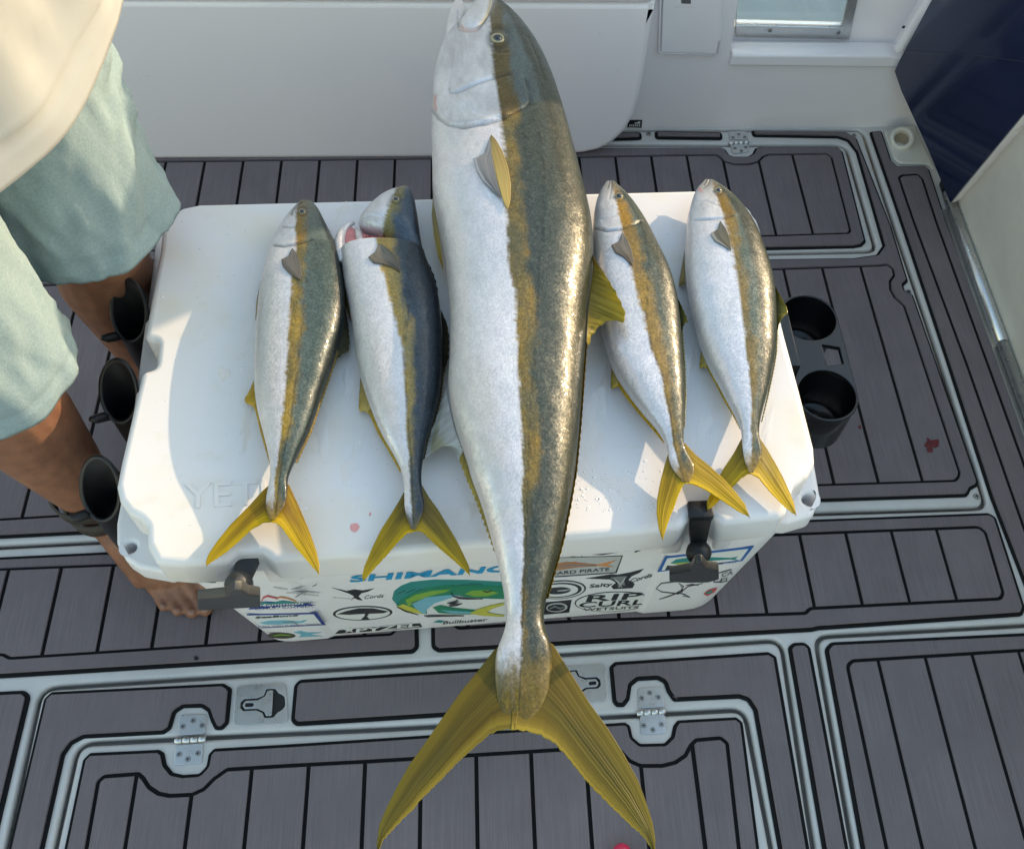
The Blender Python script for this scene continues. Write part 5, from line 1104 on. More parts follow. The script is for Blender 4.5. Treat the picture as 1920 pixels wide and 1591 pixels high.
# ---------------------------------------------------------------- second small fish: gills cut open, head bent up
f2 = thing('small_fish', at(740, 640, ZL), 'small dark blue backed fish with its throat cut open, showing pink gills', 'fish', FG)
L2 = [(638, 474), (641, 493), (645.6, 528), (655, 574), (662, 621), (667, 667), (674, 700), (686, 740), (697.5, 771), (714, 810), (734, 844), (751, 875), (756.6, 897.5), (758, 920), (758, 950), (764, 975), (773, 991)]
R2 = [(795, 474), (804, 497.5), (815, 527.7), (823, 558), (827, 597.5), (829, 650), (828, 700), (824, 740), (814, 782), (801, 819), (794.5, 852.5), (790, 880.6), (790.5, 909), (793, 925), (796, 950), (788, 975), (778, 991)]
ST2 = ([(705, 440), (713, 493), (722, 528), (731.7, 562.6), (743, 609), (755, 655.6), (758, 700), (762, 800), (768, 870), (773, 985)], [(738, 440), (742, 479), (750, 511), (757, 562.6), (769, 609), (776, 655), (776, 720), (774, 800), (772, 870), (777, 985)])
P2_ = dict(gold=(0.30, 0.20, 0.05), gold2=(0.18, 0.15, 0.065), flank=(0.0275, 0.0462, 0.0666), flank2=(0.0084, 0.0172, 0.0282), back=(0.0049, 0.0094, 0.0170), bk=0.86, tailc=(0.13, 0.10, 0.025), headstripe=(0.17, 0.14, 0.04), head=(0.0451, 0.0666, 0.0944), stalk=(0.07, 0.06, 0.045), k=0.5, blue=0.25)
o, z2 = fish_body(f2, L2, R2, ZM_S, 0.54, P2_, ST2, None, None, rows=300, cols=112, tail_y=960, lat=[(764, 480), (767, 540), (765, 590), (757, 650), (758, 700), (766, 800), (772, 870), (775, 980)], seed=23.0, headless=True)
HL = [(757, 347.5), (750, 350), (731.7, 358), (710.7, 372), (692, 390.5), (678, 408), (671, 420), (673, 430), (690, 437), (712, 440), (728, 452), (745, 470), (756, 490)]
HR = [(761, 347.5), (771, 355.6), (778, 376.5), (783, 404.4), (787.5, 439), (791, 460), (798, 490)]
STH = ([(745, 347), (736, 370), (727, 392), (719, 415), (716, 440), (716, 500)], [(760, 347), (752, 370), (745, 392), (737, 412), (735, 440), (740, 500)])
o, zh = fish_body(f2, HL, HR, ZM_S + 0.002, 0.62, dict(P2_, snout=(0.14, 0.14, 0.11)), STH, [(660, 520), (700, 520), (800, 520)], (743, 373, 6.5), rows=150, cols=90, name='head', lines=[([(750, 353), (735, 366), (726, 385)], 1.7, 0.0010, 0.5, 0), ([(677, 412), (695, 405), (712, 418), (714, 436)], 1.8, 0.0007, 0.15, 0), ([(690, 395), (705, 398), (722, 408)], 1.6, 0.0006, 0.12, 0)], seed=29.0)
eye(f2, 742.6, 373, 5.6, zh(742.6, 373))
fl = slab('gill_flesh', [rounded(D([(648, 428), (660, 421), (668, 430), (700, 440), (728, 440), (742, 452), (735, 470), (690, 478), (650, 478), (642, 462), (643, 442)], ZM_S + 0.004), 0.004)], ZL + 0.004, ZM_S + 0.004, M_FLESH, f2, bevel=0.004)
def skin_tube(name, px, z, r, colr, par):
    v, f = sweep([at(x, y, z) for x, y in px], r, 14); return mk(name, v, f, M_SKINF, par, colors=np.tile([*colr, 0.6], (len(v), 1)))
skin_tube('throat', [(664, 417), (654, 421), (646, 429), (640, 441), (637, 455), (639, 474), (645, 492)], ZM_S + 0.001, [0.002, 0.0035, 0.005, 0.006, 0.007, 0.008, 0.008], (0.60, 0.56, 0.56), f2)
skin_tube('throat_membrane', [(668, 428), (672, 438), (675, 450), (676, 464), (676, 478)], ZM_S + 0.005, [0.002, 0.004, 0.0045, 0.004, 0.004], (0.62, 0.54, 0.53), f2)
for k in range(7):
    skin_tube('gill_arch', [(686 + k * 6.5, 441 + k * 0.6), (684 + k * 6.8, 452 - k * 0.5), (685 + k * 7, 464 - k * 1.6)], ZM_S + 0.005 + k * 0.0006, [0.0012, 0.0017, 0.0012], (0.42, 0.09, 0.09) if k % 2 else (0.50, 0.16, 0.15), fl)
tail_fin(f2, [(780, 926), (757, 922), (751, 934), (734, 962), (714, 993), (697.5, 1027), (683, 1061), (679, 1080), (681, 1090)], [(777, 997), (762, 1001.5), (745, 1018), (723, 1044), (700, 1069), (687, 1084), (681, 1090)],
         [(768, 926), (791, 908), (804, 931), (821, 954), (838, 982), (855, 1010), (869, 1038), (880, 1062), (881, 1080)], [(775, 997), (784, 996.5), (793, 999), (813, 1018), (835, 1038), (855, 1055), (870, 1069), (881, 1080)], ZM_S - 0.004, ZL + 0.012, (0.12, 0.09, 0.025), YEL, edge=((0.62, 0.42, 0.012), 0.62), seed=4.4)
fin('pectoral_fin', f2, [(711, 456), (725, 464), (738, 476), (748, 492), (750, 508)], [(709, 458), (703, 472), (690, 482), (700, 492), (716, 494), (735, 500), (749, 509)], [z2(712, 458) + 0.001, z2(738, 476) + 0.0008, z2(750, 508) + 0.0008], [z2(709, 458) + 0.001, z2(690, 482) + 0.001, z2(716, 494) + 0.0008, z2(749, 508) + 0.0008], (0.198, 0.176, 0.143), (0.077, 0.066, 0.050), n=40, m=22, rays=10, alpha=0.4)
fin('dorsal_fin', f2, [(826, 580), (829, 620), (829, 660), (828, 700)], [(828, 582), (839, 606), (843, 632), (842, 670), (832, 702)], ZM_S - 0.004, ZM_S - 0.010, (0.02, 0.022, 0.02), (0.06, 0.05, 0.02), n=40, m=14, ray_along=False, rays=9, teeth=1.5)
fin('dorsal_spines', f2, [(803, 495), (813, 522), (820, 548)], [(806, 495), (817, 521), (823, 547)], ZM_S - 0.002, ZM_S, (0.02, 0.025, 0.03), (0.02, 0.02, 0.02), n=30, m=5, ray_along=False, rays=4, teeth=3)
fin('dorsal_finlets', f2, [(829, 690), (824, 740), (813, 785), (800, 822), (793, 860)], [(834, 692), (829, 742), (818, 787), (805, 824), (797, 861)], ZM_S - 0.004, ZM_S - 0.006, (0.03, 0.03, 0.025), (0.14, 0.11, 0.03), n=80, m=6, ray_along=False, rays=22, teeth=2)
fin('anal_fin', f2, [(676, 706), (688, 742), (700, 774)], [(675, 718), (673, 742), (672, 768), (676, 772), (685, 771), (696, 782), (700, 788)], ZM_S - 0.014, ZL + 0.006, (0.52, 0.40, 0.14), (0.60, 0.46, 0.14), n=36, m=14, ray_along=False, rays=7, teeth=1.5, hug=True)
fin('anal_finlets', f2, [(696, 766), (714, 809), (734, 843), (752, 880)], [(690, 772), (708, 813), (729, 848), (750, 886)], ZM_S - 0.010, ZM_S - 0.014, (0.44, 0.30, 0.06), (0.58, 0.40, 0.05), n=70, m=6, ray_along=False, rays=20, teeth=1.5, hug=True)
fin('pelvic_fin', f2, [(645, 530), (652, 566), (659, 598)], [(643, 536), (648, 572), (658, 604)], ZM_S - 0.012, ZL + 0.008, (0.34, 0.27, 0.1), (0.36, 0.24, 0.04), n=24, m=6, rays=3, hug=True)

# ---------------------------------------------------------------- third small fish (right of the huge one)
f3 = thing('small_fish', at(1210, 600, ZL), 'small fish tucked against the huge one on its right, back in half shade', 'fish', FG)
L3 = [(1140, 338), (1137, 340), (1126.6, 354), (1118, 376), (1113, 403), (1112, 428), (1112, 457), (1113, 500), (1117, 550), (1124, 600), (1132, 636), (1142, 672), (1152.5, 697.5), (1170, 725), (1190, 752.5), (1210, 777.5), (1230, 800), (1244, 822), (1252, 840), (1253, 855), (1256, 872), (1270, 892), (1284, 903)]
R3 = [(1148, 338), (1153, 340.6), (1166, 351.7), (1183, 371), (1200, 396), (1217, 425), (1232, 457), (1249, 491), (1261, 523), (1269, 552.6), (1273.6, 584.5), (1277, 616), (1280, 665), (1284, 717.5), (1284, 767.5), (1282, 800), (1281, 827.5), (1283, 840), (1296, 860), (1304, 878), (1300, 892), (1290, 903)]
ST3 = ([(1146, 338), (1157, 381), (1162, 408), (1165, 430), (1174, 470), (1183, 506), (1195, 555), (1210, 604), (1220, 653), (1240, 705), (1252.5, 767), (1262, 830), (1282, 905)], [(1152, 338), (1175, 381), (1188, 418), (1195, 447), (1212, 496), (1222, 555), (1237, 604), (1249, 665), (1259, 720), (1264, 767), (1268, 830), (1288, 905)])
G3 = [(1114, 428), (1136, 433), (1163, 430), (1188, 421), (1200, 415)]
P3_ = dict(GREEN, gold=(0.23, 0.148, 0.026), gold2=(0.16, 0.105, 0.03), flank=(0.0440, 0.0623, 0.0615), flank2=(0.0276, 0.0410, 0.0317), back=(0.0207, 0.0270, 0.0198), bk=0.70, headstripe=(0.24, 0.130, 0.010), stalk=(0.20, 0.125, 0.02))
o, z3 = fish_body(f3, L3, R3, ZM_S, 0.54, P3_, ST3, G3, (1161, 367.6, 7.5), rows=330, cols=112, lines=[(G3, 1.8, 0.0018, 0.45, 0.0012), ([(1128, 412), (1150, 404), (1163, 398)], 1.8, 0.0008, 0.1, 0), ([(1147, 341), (1146, 355), (1143, 372)], 1.6, 0.0010, 0.3, 0), ([(1143, 341), (1139, 352)], 1.6, 0.0008, 0.3, 0)], tail_y=872, lat=[(1206, 430), (1218, 490), (1214, 545), (1212, 610), (1222, 650), (1240, 700), (1256, 770), (1266, 840), (1284, 905)], seed=41.0)
eye(f3, 1161, 367.6, 6.6, z3(1161, 367.6))
tail_fin(f3, [(1290, 846), (1254, 845), (1245, 875), (1237.5, 905), (1232, 935), (1231, 962.5), (1235, 990), (1243, 1015)], [(1288, 907), (1282, 909), (1274, 925), (1265, 950), (1255, 975), (1248, 997), (1243, 1015)],
         [(1266, 846), (1284, 830), (1305, 852.5), (1330, 872.5), (1355, 895), (1380, 922.5), (1397.5, 945), (1406, 970)], [(1286, 907), (1295, 908), (1305, 911), (1325, 920), (1347.5, 935), (1370, 950), (1390, 962.5), (1406, 970)], ZM_S - 0.002, ZL + 0.018, (0.26, 0.17, 0.015), YEL, edge=((0.64, 0.44, 0.01), 0.62), seed=6.1)
fin('pectoral_fin', f3, [(1167, 436), (1177, 450), (1185, 470), (1188, 488), (1186, 497)], [(1165, 438), (1160, 452), (1146, 459), (1153, 472), (1168, 480), (1185, 497)], [z3(1167, 438) + 0.001, z3(1184, 468) + 0.0008, z3(1187, 495) + 0.0008], [z3(1165, 438) + 0.001, z3(1147, 460) + 0.001, z3(1165, 480) + 0.0008, z3(1185, 495) + 0.0008], (0.187, 0.176, 0.165), (0.110, 0.083, 0.055), n=40, m=22, rays=10, alpha=0.4, edge=None)
fin('dorsal_fin', f3, [(1264, 548), (1271, 578), (1276, 606), (1278, 620)], [(1268, 552), (1279, 574), (1289, 596), (1290, 604), (1284, 606), (1279, 622)], ZM_S - 0.002, ZM_S + 0.004, (0.06, 0.065, 0.04), (0.22, 0.19, 0.03), n=36, m=14, ray_along=False, rays=8, teeth=1.5)
fin('dorsal_spines', f3, [(1245, 484), (1253, 504), (1260, 526)], [(1249, 484), (1257, 503), (1263, 525)], ZM_S, ZM_S + 0.002, (0.05, 0.05, 0.04), (0.06, 0.05, 0.03), n=30, m=5, ray_along=False, rays=5, teeth=2.5)
fin('dorsal_finlets', f3, [(1277, 616), (1281, 680), (1284, 740), (1282, 800)], [(1281, 618), (1286, 680), (1288, 742), (1285, 802)], ZM_S - 0.002, ZM_S - 0.002, (0.12, 0.11, 0.05), (0.32, 0.26, 0.05), n=90, m=6, ray_along=False, rays=26, teeth=2)
fin('anal_fin', f3, [(1147, 685), (1158, 708), (1172, 728)], [(1146, 690), (1145, 712), (1146, 731), (1152, 726), (1160, 725), (1168, 732), (1174, 740)], ZM_S - 0.014, ZL + 0.006, (0.56, 0.48, 0.20), (0.62, 0.46, 0.06), n=36, m=14, ray_along=False, rays=7, teeth=1.5, hug=True)
fin('anal_finlets', f3, [(1160, 712), (1180, 740), (1206, 773), (1232, 803), (1247, 828)], [(1158, 722), (1173, 745), (1199, 778), (1226, 809), (1245, 832)], ZM_S - 0.010, ZM_S - 0.012, (0.50, 0.32, 0.02), (0.62, 0.42, 0.015), n=80, m=6, ray_along=False, rays=22, teeth=2, hug=True)

# ---------------------------------------------------------------- fourth small fish (far right)
f4 = thing('small_fish', at(1370, 600, ZL), 'small fish with a bright silver blue belly, rightmost on the lid', 'fish', FG)
L4 = [(1326, 335.5), (1321, 338), (1308, 349), (1298, 373.7), (1291, 398), (1286, 427.6), (1284.6, 457), (1284.6, 494), (1287, 530.6), (1293, 567), (1300.6, 599), (1311, 640), (1327, 680), (1345, 712.5), (1362.5, 747.5), (1377.5, 775), (1387.5, 797.5), (1391, 812.5), (1391, 828), (1393, 848), (1398, 872), (1406, 885)]
R4 = [(1333, 335.5), (1338, 337.5), (1354.5, 346.8), (1374, 364), (1391, 383.5), (1406, 405.6), (1420.7, 432.5), (1433, 467), (1442.7, 496), (1450, 525.7), (1454, 555), (1456, 604), (1455, 653), (1450, 685), (1445, 710), (1437.5, 742.5), (1430, 767.5), (1425, 790), (1422, 812.5), (1426, 828), (1430, 848), (1421, 872), (1410, 885)]
ST4 = ([(1334, 336), (1345, 369), (1356, 405.6), (1372, 469), (1381.5, 525.7), (1391, 579.6), (1398.7, 653), (1404, 700), (1407.5, 730), (1409, 790), (1409, 888)], [(1343, 336), (1364, 369), (1374, 403), (1384, 445), (1398.7, 501), (1406, 555), (1413, 604), (1420.8, 665), (1421, 710), (1417, 760), (1413, 800), (1413, 888)])
G4 = [(1302, 412), (1337, 411), (1357, 408), (1373, 404)]
P4_ = dict(GREEN, gold=(0.18, 0.115, 0.025), gold2=(0.125, 0.095, 0.033), flank=(0.0585, 0.0877, 0.0871), flank2=(0.0406, 0.0656, 0.0590), back=(0.0148, 0.0212, 0.0156), bk=0.62, headstripe=(0.155, 0.09, 0.008), stalk=(0.16, 0.105, 0.02), blue=0.9)
o, z4 = fish_body(f4, L4, R4, ZM_S, 0.54, P4_, ST4, G4, (1347, 356.6, 7.0), rows=330, cols=112, lines=[(G4, 1.8, 0.0016, 0.3, 0.0010), ([(1305, 378), (1325, 376), (1345, 385)], 1.8, 0.0008, 0.1, 0), ([(1330, 338), (1327, 346), (1318, 352)], 1.6, 0.0010, 0.3, 0), ([(1324, 338), (1320, 346)], 1.6, 0.0008, 0.3, 0)], tail_y=852, lat=None, seed=57.0, mouth=[([(1312, 354), (1315, 357)], 2.5, (0.6, 0.25, 0.25))])
eye(f4, 1347, 356.6, 6.2, z4(1347, 356.6))
tail_fin(f4, [(1414, 828), (1391, 820), (1375, 850), (1355, 880), (1345, 900), (1332.5, 922.5), (1325, 942), (1326, 957)], [(1408, 889), (1402, 890), (1390, 897.5), (1375, 912.5), (1352, 935), (1338, 950), (1326, 957)],
         [(1400, 828), (1423, 818), (1437.5, 840), (1452.5, 865), (1467.5, 892.5), (1480, 920), (1489, 942.5), (1493, 966)], [(1406, 889), (1413, 892), (1422.5, 897.5), (1435, 912.5), (1452.5, 932.5), (1470, 950), (1482.5, 961), (1493, 966)], ZM_S - 0.006, ZL + 0.007, (0.24, 0.17, 0.015), YEL, edge=((0.64, 0.44, 0.01), 0.62), seed=8.8)
fin('pectoral_fin', f4, [(1351, 414), (1361, 428), (1369, 448), (1371, 468)], [(1349, 416), (1344, 430), (1332, 437), (1340, 450), (1354, 458), (1370, 469)], [z4(1351, 416) + 0.001, z4(1367, 444) + 0.0008, z4(1371, 468) + 0.0008], [z4(1349, 416) + 0.001, z4(1333, 438) + 0.001, z4(1352, 457) + 0.0008, z4(1370, 468) + 0.0008], (0.121, 0.116, 0.099), (0.094, 0.083, 0.055), n=40, m=22, rays=10, alpha=0.4, edge=((0.34, 0.34, 0.32), 0.7))
fin('dorsal_fin', f4, [(1451, 534), (1455, 565), (1456, 600), (1456, 618)], [(1454, 536), (1465, 556), (1477, 578), (1477, 588), (1470, 592), (1463, 604), (1458, 620)], ZM_S - 0.002, ZM_S + 0.004, (0.10, 0.10, 0.04), (0.28, 0.23, 0.03), n=36, m=14, ray_along=False, rays=8, teeth=1.5)
fin('dorsal_finlets', f4, [(1456, 610), (1454, 660), (1449, 690), (1438, 742), (1427, 790)], [(1460, 612), (1458, 661), (1453, 691), (1442, 743), (1430, 791)], ZM_S - 0.002, ZM_S - 0.002, (0.10, 0.10, 0.05), (0.26, 0.22, 0.05), n=90, m=6, ray_along=False, rays=26, teeth=2)
fin('dorsal_spines', f4, [(1439, 486), (1446, 508), (1450, 528)], [(1442, 486), (1449, 507), (1453, 527)], ZM_S, ZM_S + 0.002, (0.07, 0.07, 0.05), (0.10, 0.09, 0.05), n=30, m=5, ray_along=False, rays=5, teeth=2)
fin('anal_fin', f4, [(1315, 650), (1328, 682), (1338, 700)], [(1314, 655), (1312, 676), (1311, 691), (1318, 688), (1327, 690), (1334, 698), (1340, 706)], ZM_S - 0.014, ZL + 0.006, (0.60, 0.54, 0.24), (0.60, 0.45, 0.05), n=36, m=14, ray_along=False, rays=7, teeth=1.5, hug=True)
fin('anal_finlets', f4, [(1328, 682), (1345, 713), (1364, 750), (1379, 778), (1389, 803)], [(1323, 686), (1339, 716), (1358, 753), (1374, 780), (1387, 805)], ZM_S - 0.010, ZM_S - 0.012, (0.42, 0.30, 0.03), (0.56, 0.40, 0.02), n=80, m=6, ray_along=False, rays=22, teeth=1.5, hug=True)
fin('pelvic_fin', f4, [(1284.5, 466), (1285, 500), (1284, 532)], [(1284, 468), (1277, 505), (1272, 536), (1278, 534), (1283, 531)], ZM_S - 0.012, ZL + 0.006, (0.40, 0.33, 0.16), (0.44, 0.34, 0.12), n=30, m=10, rays=5, hug=True)

# ================================================================== the person standing at the left end of the cooler
def remesh(name, shapes, vox, mt, parent, smooth=6, disp=None):
    """union of closed shapes as one continuous skin"""
    V, Fc = [], []
    for v, f in shapes:
        o = len(V); V += [tuple(q) for q in v]; Fc += [tuple(i + o for i in g) for g in f]
    me = bpy.data.meshes.new('union'); me.from_pydata(V, [], Fc); me.update()
    bm = bmesh.new(); bm.from_mesh(me); bmesh.ops.recalc_face_normals(bm, faces=bm.faces); bm.to_mesh(me); bm.free()
    ob = bpy.data.objects.new('union', me); COL.objects.link(ob)
    r = ob.modifiers.new('r', 'REMESH'); r.mode = 'VOXEL'; r.voxel_size = vox
    s = ob.modifiers.new('s', 'SMOOTH'); s.iterations = smooth; s.factor = 0.5
    dg = bpy.context.evaluated_depsgraph_get()
    m2 = bpy.data.meshes.new_from_object(ob.evaluated_get(dg)); bpy.data.objects.remove(ob)
    n = len(m2.vertices); co = np.empty(n * 3); m2.vertices.foreach_get('co', co); co = co.reshape(-1, 3)
    no = np.empty(n * 3); m2.vertices.foreach_get('normal', no); no = no.reshape(-1, 3)
    if disp is not None: co = co + no * disp(co)[:, None]
    m2.vertices.foreach_set('co', (co - base_of(parent)).ravel()); m2.name = name
    m2.polygons.foreach_set('use_smooth', [True] * len(m2.polygons)); m2.materials.clear(); m2.materials.append(mt); m2.update()
    return link(name, m2, parent)
def ball(c, r, s=(1, 1, 1), n=18):
    v, f = lathe([(math.sin(a) * 1.0, -math.cos(a)) for a in np.linspace(0.02, math.pi - 0.02, 12)], (0, 0, 0), n)
    f = list(f); f.append(tuple(range(n))); f.append(tuple(11 * n + k for k in range(n)))
    return [np.array(c) + np.array(q) * r * np.array(s) for q in v], f
A_ = lambda *a: np.array(a, float)
Fw = A_(0.72, -0.69, 0); Sd = A_(0.69, 0.72, 0)       # the way the person faces, and the person's left
pz = thing('person', (-0.47, 0.03, ZF), 'person in cream top and teal shorts standing barefoot at the left end of the cooler', 'person')
ankR, kneeR = at(203, 962, 0.095), at(-46, 694, 0.44)
ankL, kneeL = at(305, 715, 0.10), at(152, 408, 0.46)
hemR, hemL = at(-48, 692, 0.425), at(154, 404, 0.46)
hipR, hipL = hemR * A_(1, 1, 0) + A_(-0.005, 0.012, 0.83), hemL * A_(1, 1, 0) + A_(-0.02, 0.005, 0.83)
def limb(*pr, n=18):
    P, Rd = [], []
    pts = [np.array(p, float) for p, r in pr]; rr = [r for p, r in pr]
    t = np.linspace(0, 1, len(pts)); tt = np.linspace(0, 1, (len(pts) - 1) * 5 + 1)
    return sweep(list(np.c_[[np.interp(tt, t, [p[k] for p in pts]) for k in range(3)]].T), list(np.interp(tt, t, rr)), n)
def lerp(a, b, t): return a * (1 - t) + b * t
def leg(hip, knee, ank, toes, bases):
    S = [limb((hip, 0.088), (lerp(hip, knee, 0.5), 0.070), (lerp(hip, knee, 0.9), 0.056), (knee, 0.055), (lerp(knee, ank, 0.12), 0.054), (lerp(knee, ank, 0.34) - Fw * 0.012, 0.058), (lerp(knee, ank, 0.6) - Fw * 0.006, 0.046), (lerp(knee, ank, 0.85), 0.034), (ank, 0.033))]
    S.append(ball(knee + Fw * 0.008, 0.05)); S.append(ball(ank + Sd * 0.024 + A_(0, 0, 0.004), 0.014)); S.append(ball(ank - Sd * 0.024 - A_(0, 0, 0.004), 0.014))
    d = (bases[2] - ank); d[2] = 0; d /= np.linalg.norm(d)
    heel = ank - d * 0.035; heel[2] = ZF + 0.034
    S.append(ball(heel, 0.033)); S.append(limb((ank, 0.033), (heel, 0.032)))
    for b, r in zip(bases, (0.013, 0.014, 0.015, 0.016, 0.020)):
        S.append(limb((ank - A_(0, 0, 0.02), 0.030), (lerp(ank, b, 0.45) + A_(0, 0, 0.012), 0.025), (b, r)))
    S.append(limb((heel, 0.028), (lerp(heel, bases[0], 0.6) * A_(1, 1, 0) + A_(0, 0, ZF + 0.022), 0.022), (bases[0], 0.017)))
    for b, t, r in zip(bases, toes, (0.0068, 0.0071, 0.0075, 0.0080, 0.0120)):
        m_ = lerp(b, t, 0.55); m_[2] = ZF + r + 0.006
        S.append(limb((b, r * 1.25), (m_, r * 0.92), (t, r * 1.08), n=14)); S.append(ball(t + d * 0.002, r * 1.12))
    return S
zt = ZF + 0.011
toesR = [at(306, 1134, zt), at(332, 1143, zt), at(358, 1146, zt), at(384, 1141, zt), at(410, 1118, zt + 0.003)]
basR = [at(277, 1090, ZF + 0.018), at(299, 1092, ZF + 0.020), at(322, 1089, ZF + 0.022), at(345, 1082, ZF + 0.024), at(370, 1064, ZF + 0.025)]
dL = Fw * 0.155
basL = [ankL + Fw * 0.11 - Sd * o for o in (-0.035, -0.018, 0.0, 0.018, 0.036)]; toesL = [b + Fw * l for b, l in zip(basL, (0.035, 0.045, 0.05, 0.055, 0.055))]
for p in basL: p[2] = ZF + 0.024
for p in toesL: p[2] = zt
body = leg(hipR, kneeR, ankR, toesR, basR) + leg(hipL, kneeL, ankL, toesL, basL)
pel = (hipR + hipL) / 2; ch = pel - Fw * 0.01 + A_(0, 0, 0.40); nk = ch + A_(0, 0, 0.17); hdc = nk + Fw * 0.03 + A_(0, 0, 0.15)
body += [limb((hipR, 0.10), (hipL, 0.10)), ball(pel + A_(0, 0, 0.06), 0.125, (1, 1, 0.9)), limb((pel + Sd * 0.05, 0.11), (lerp(pel, ch, 0.5) + Sd * 0.04, 0.105), (ch + Sd * 0.06, 0.115)), limb((pel - Sd * 0.05, 0.11), (lerp(pel, ch, 0.5) - Sd * 0.04, 0.105), (ch - Sd * 0.06, 0.115)),
         limb((ch + Sd * 0.16 + A_(0, 0, 0.07), 0.055), (ch + A_(0, 0, 0.09), 0.075), (ch - Sd * 0.16 + A_(0, 0, 0.07), 0.055)), limb((ch, 0.07), (nk, 0.052), (hdc - A_(0, 0, 0.06), 0.055)),
         ball(hdc, 0.092, (0.92, 0.92, 1.22)), ball(hdc + Fw * 0.09 - A_(0, 0, 0.01), 0.017, (1, 1, 1.4)), ball(hdc + Fw * 0.075 - A_(0, 0, 0.055), 0.024, (1.1, 1.1, 0.5)), ball(hdc + Fw * 0.06 - A_(0, 0, 0.09), 0.03),
         ball(hdc + Sd * 0.088, 0.024, (0.6, 0.6, 1.3)), ball(hdc - Sd * 0.088, 0.024, (0.6, 0.6, 1.3))]
for sgn in (1, -1):
    sh = ch + Sd * 0.185 * sgn + A_(0, 0, 0.065); el = sh + Sd * 0.06 * sgn - A_(0, 0, 0.27) - Fw * 0.02; wr = el + Fw * 0.12 - Sd * 0.15 * sgn + A_(0, 0, 0.15)
    body.append(limb((sh, 0.052), (lerp(sh, el, 0.5), 0.045), (el, 0.038), (lerp(el, wr, 0.3), 0.040), (wr, 0.026)))
    hd = (wr - el) / np.linalg.norm(wr - el); up = np.cross(hd, Sd); up /= np.linalg.norm(up); wd_ = np.cross(up, hd)
    pm_ = wr + hd * 0.05
    body += [limb((wr, 0.026), (pm_, 0.030)), limb((wr + hd * 0.03 - wd_ * 0.022, 0.017), (wr + hd * 0.08 - wd_ * 0.028, 0.013)), limb((wr + hd * 0.03 + wd_ * 0.022, 0.017), (wr + hd * 0.08 + wd_ * 0.028, 0.013))]
    for k, ln in enumerate((0.062, 0.075, 0.078, 0.07)):
        b_ = wr + hd * 0.082 + wd_ * (0.030 - 0.020 * k); body.append(limb((b_ - hd * 0.02, 0.0105), (b_ + hd * ln * 0.5, 0.0088), (b_ + hd * ln * 0.85 - up * 0.02, 0.0078), (b_ + hd * ln * 0.9 - up * 0.036, 0.007), n=12))
    body.append(limb((wr + hd * 0.025 - wd_ * 0.025, 0.013), (wr + hd * 0.055 - wd_ * 0.055, 0.010), (wr + hd * 0.085 - wd_ * 0.060 - up * 0.01, 0.0085), n=12))
remesh('body', body, 0.0034, M_SKIN, pz, smooth=3)
for t, r in zip(toesR, (0.004, 0.0045, 0.005, 0.0055, 0.008)):
    d = t - ankR; d[2] = 0; d /= np.linalg.norm(d)
    v, f = ball(t + d * 0.004 + A_(0, 0, 0.0078), r, (1, 1, 0.45), 12); mk('toenail', v, f, M_NAIL, pz)
v, f = ball(hdc + A_(0, 0, 0.03) - Fw * 0.012, 0.100, (0.95, 0.95, 1.0)); mk('hair', v, f, M_HAIR, pz)
for sgn in (1, -1):
    v, f = ball(hdc + Fw * 0.075 + Sd * 0.03 * sgn + A_(0, 0, 0.015), 0.011); mk('eye', v, f, M_EYE, pz)
# ankle strap: two dark bands round the near ankle
for q, w in ((0.20, 0.010), (0.085, 0.012)):
    c = lerp(ankR, kneeR, q); ax = (kneeR - ankR) / np.linalg.norm(kneeR - ankR); r = 0.0365 + 0.022 * q
    v, f = lathe([(r, -w), (r + 0.0035, -w), (r + 0.0035, w), (r, w)], c, 36, ax); mk('ankle_strap', v, f, mat('strap_webbing%d' % int(q * 1000), (0.045, 0.036, 0.028), 0.7), pz)

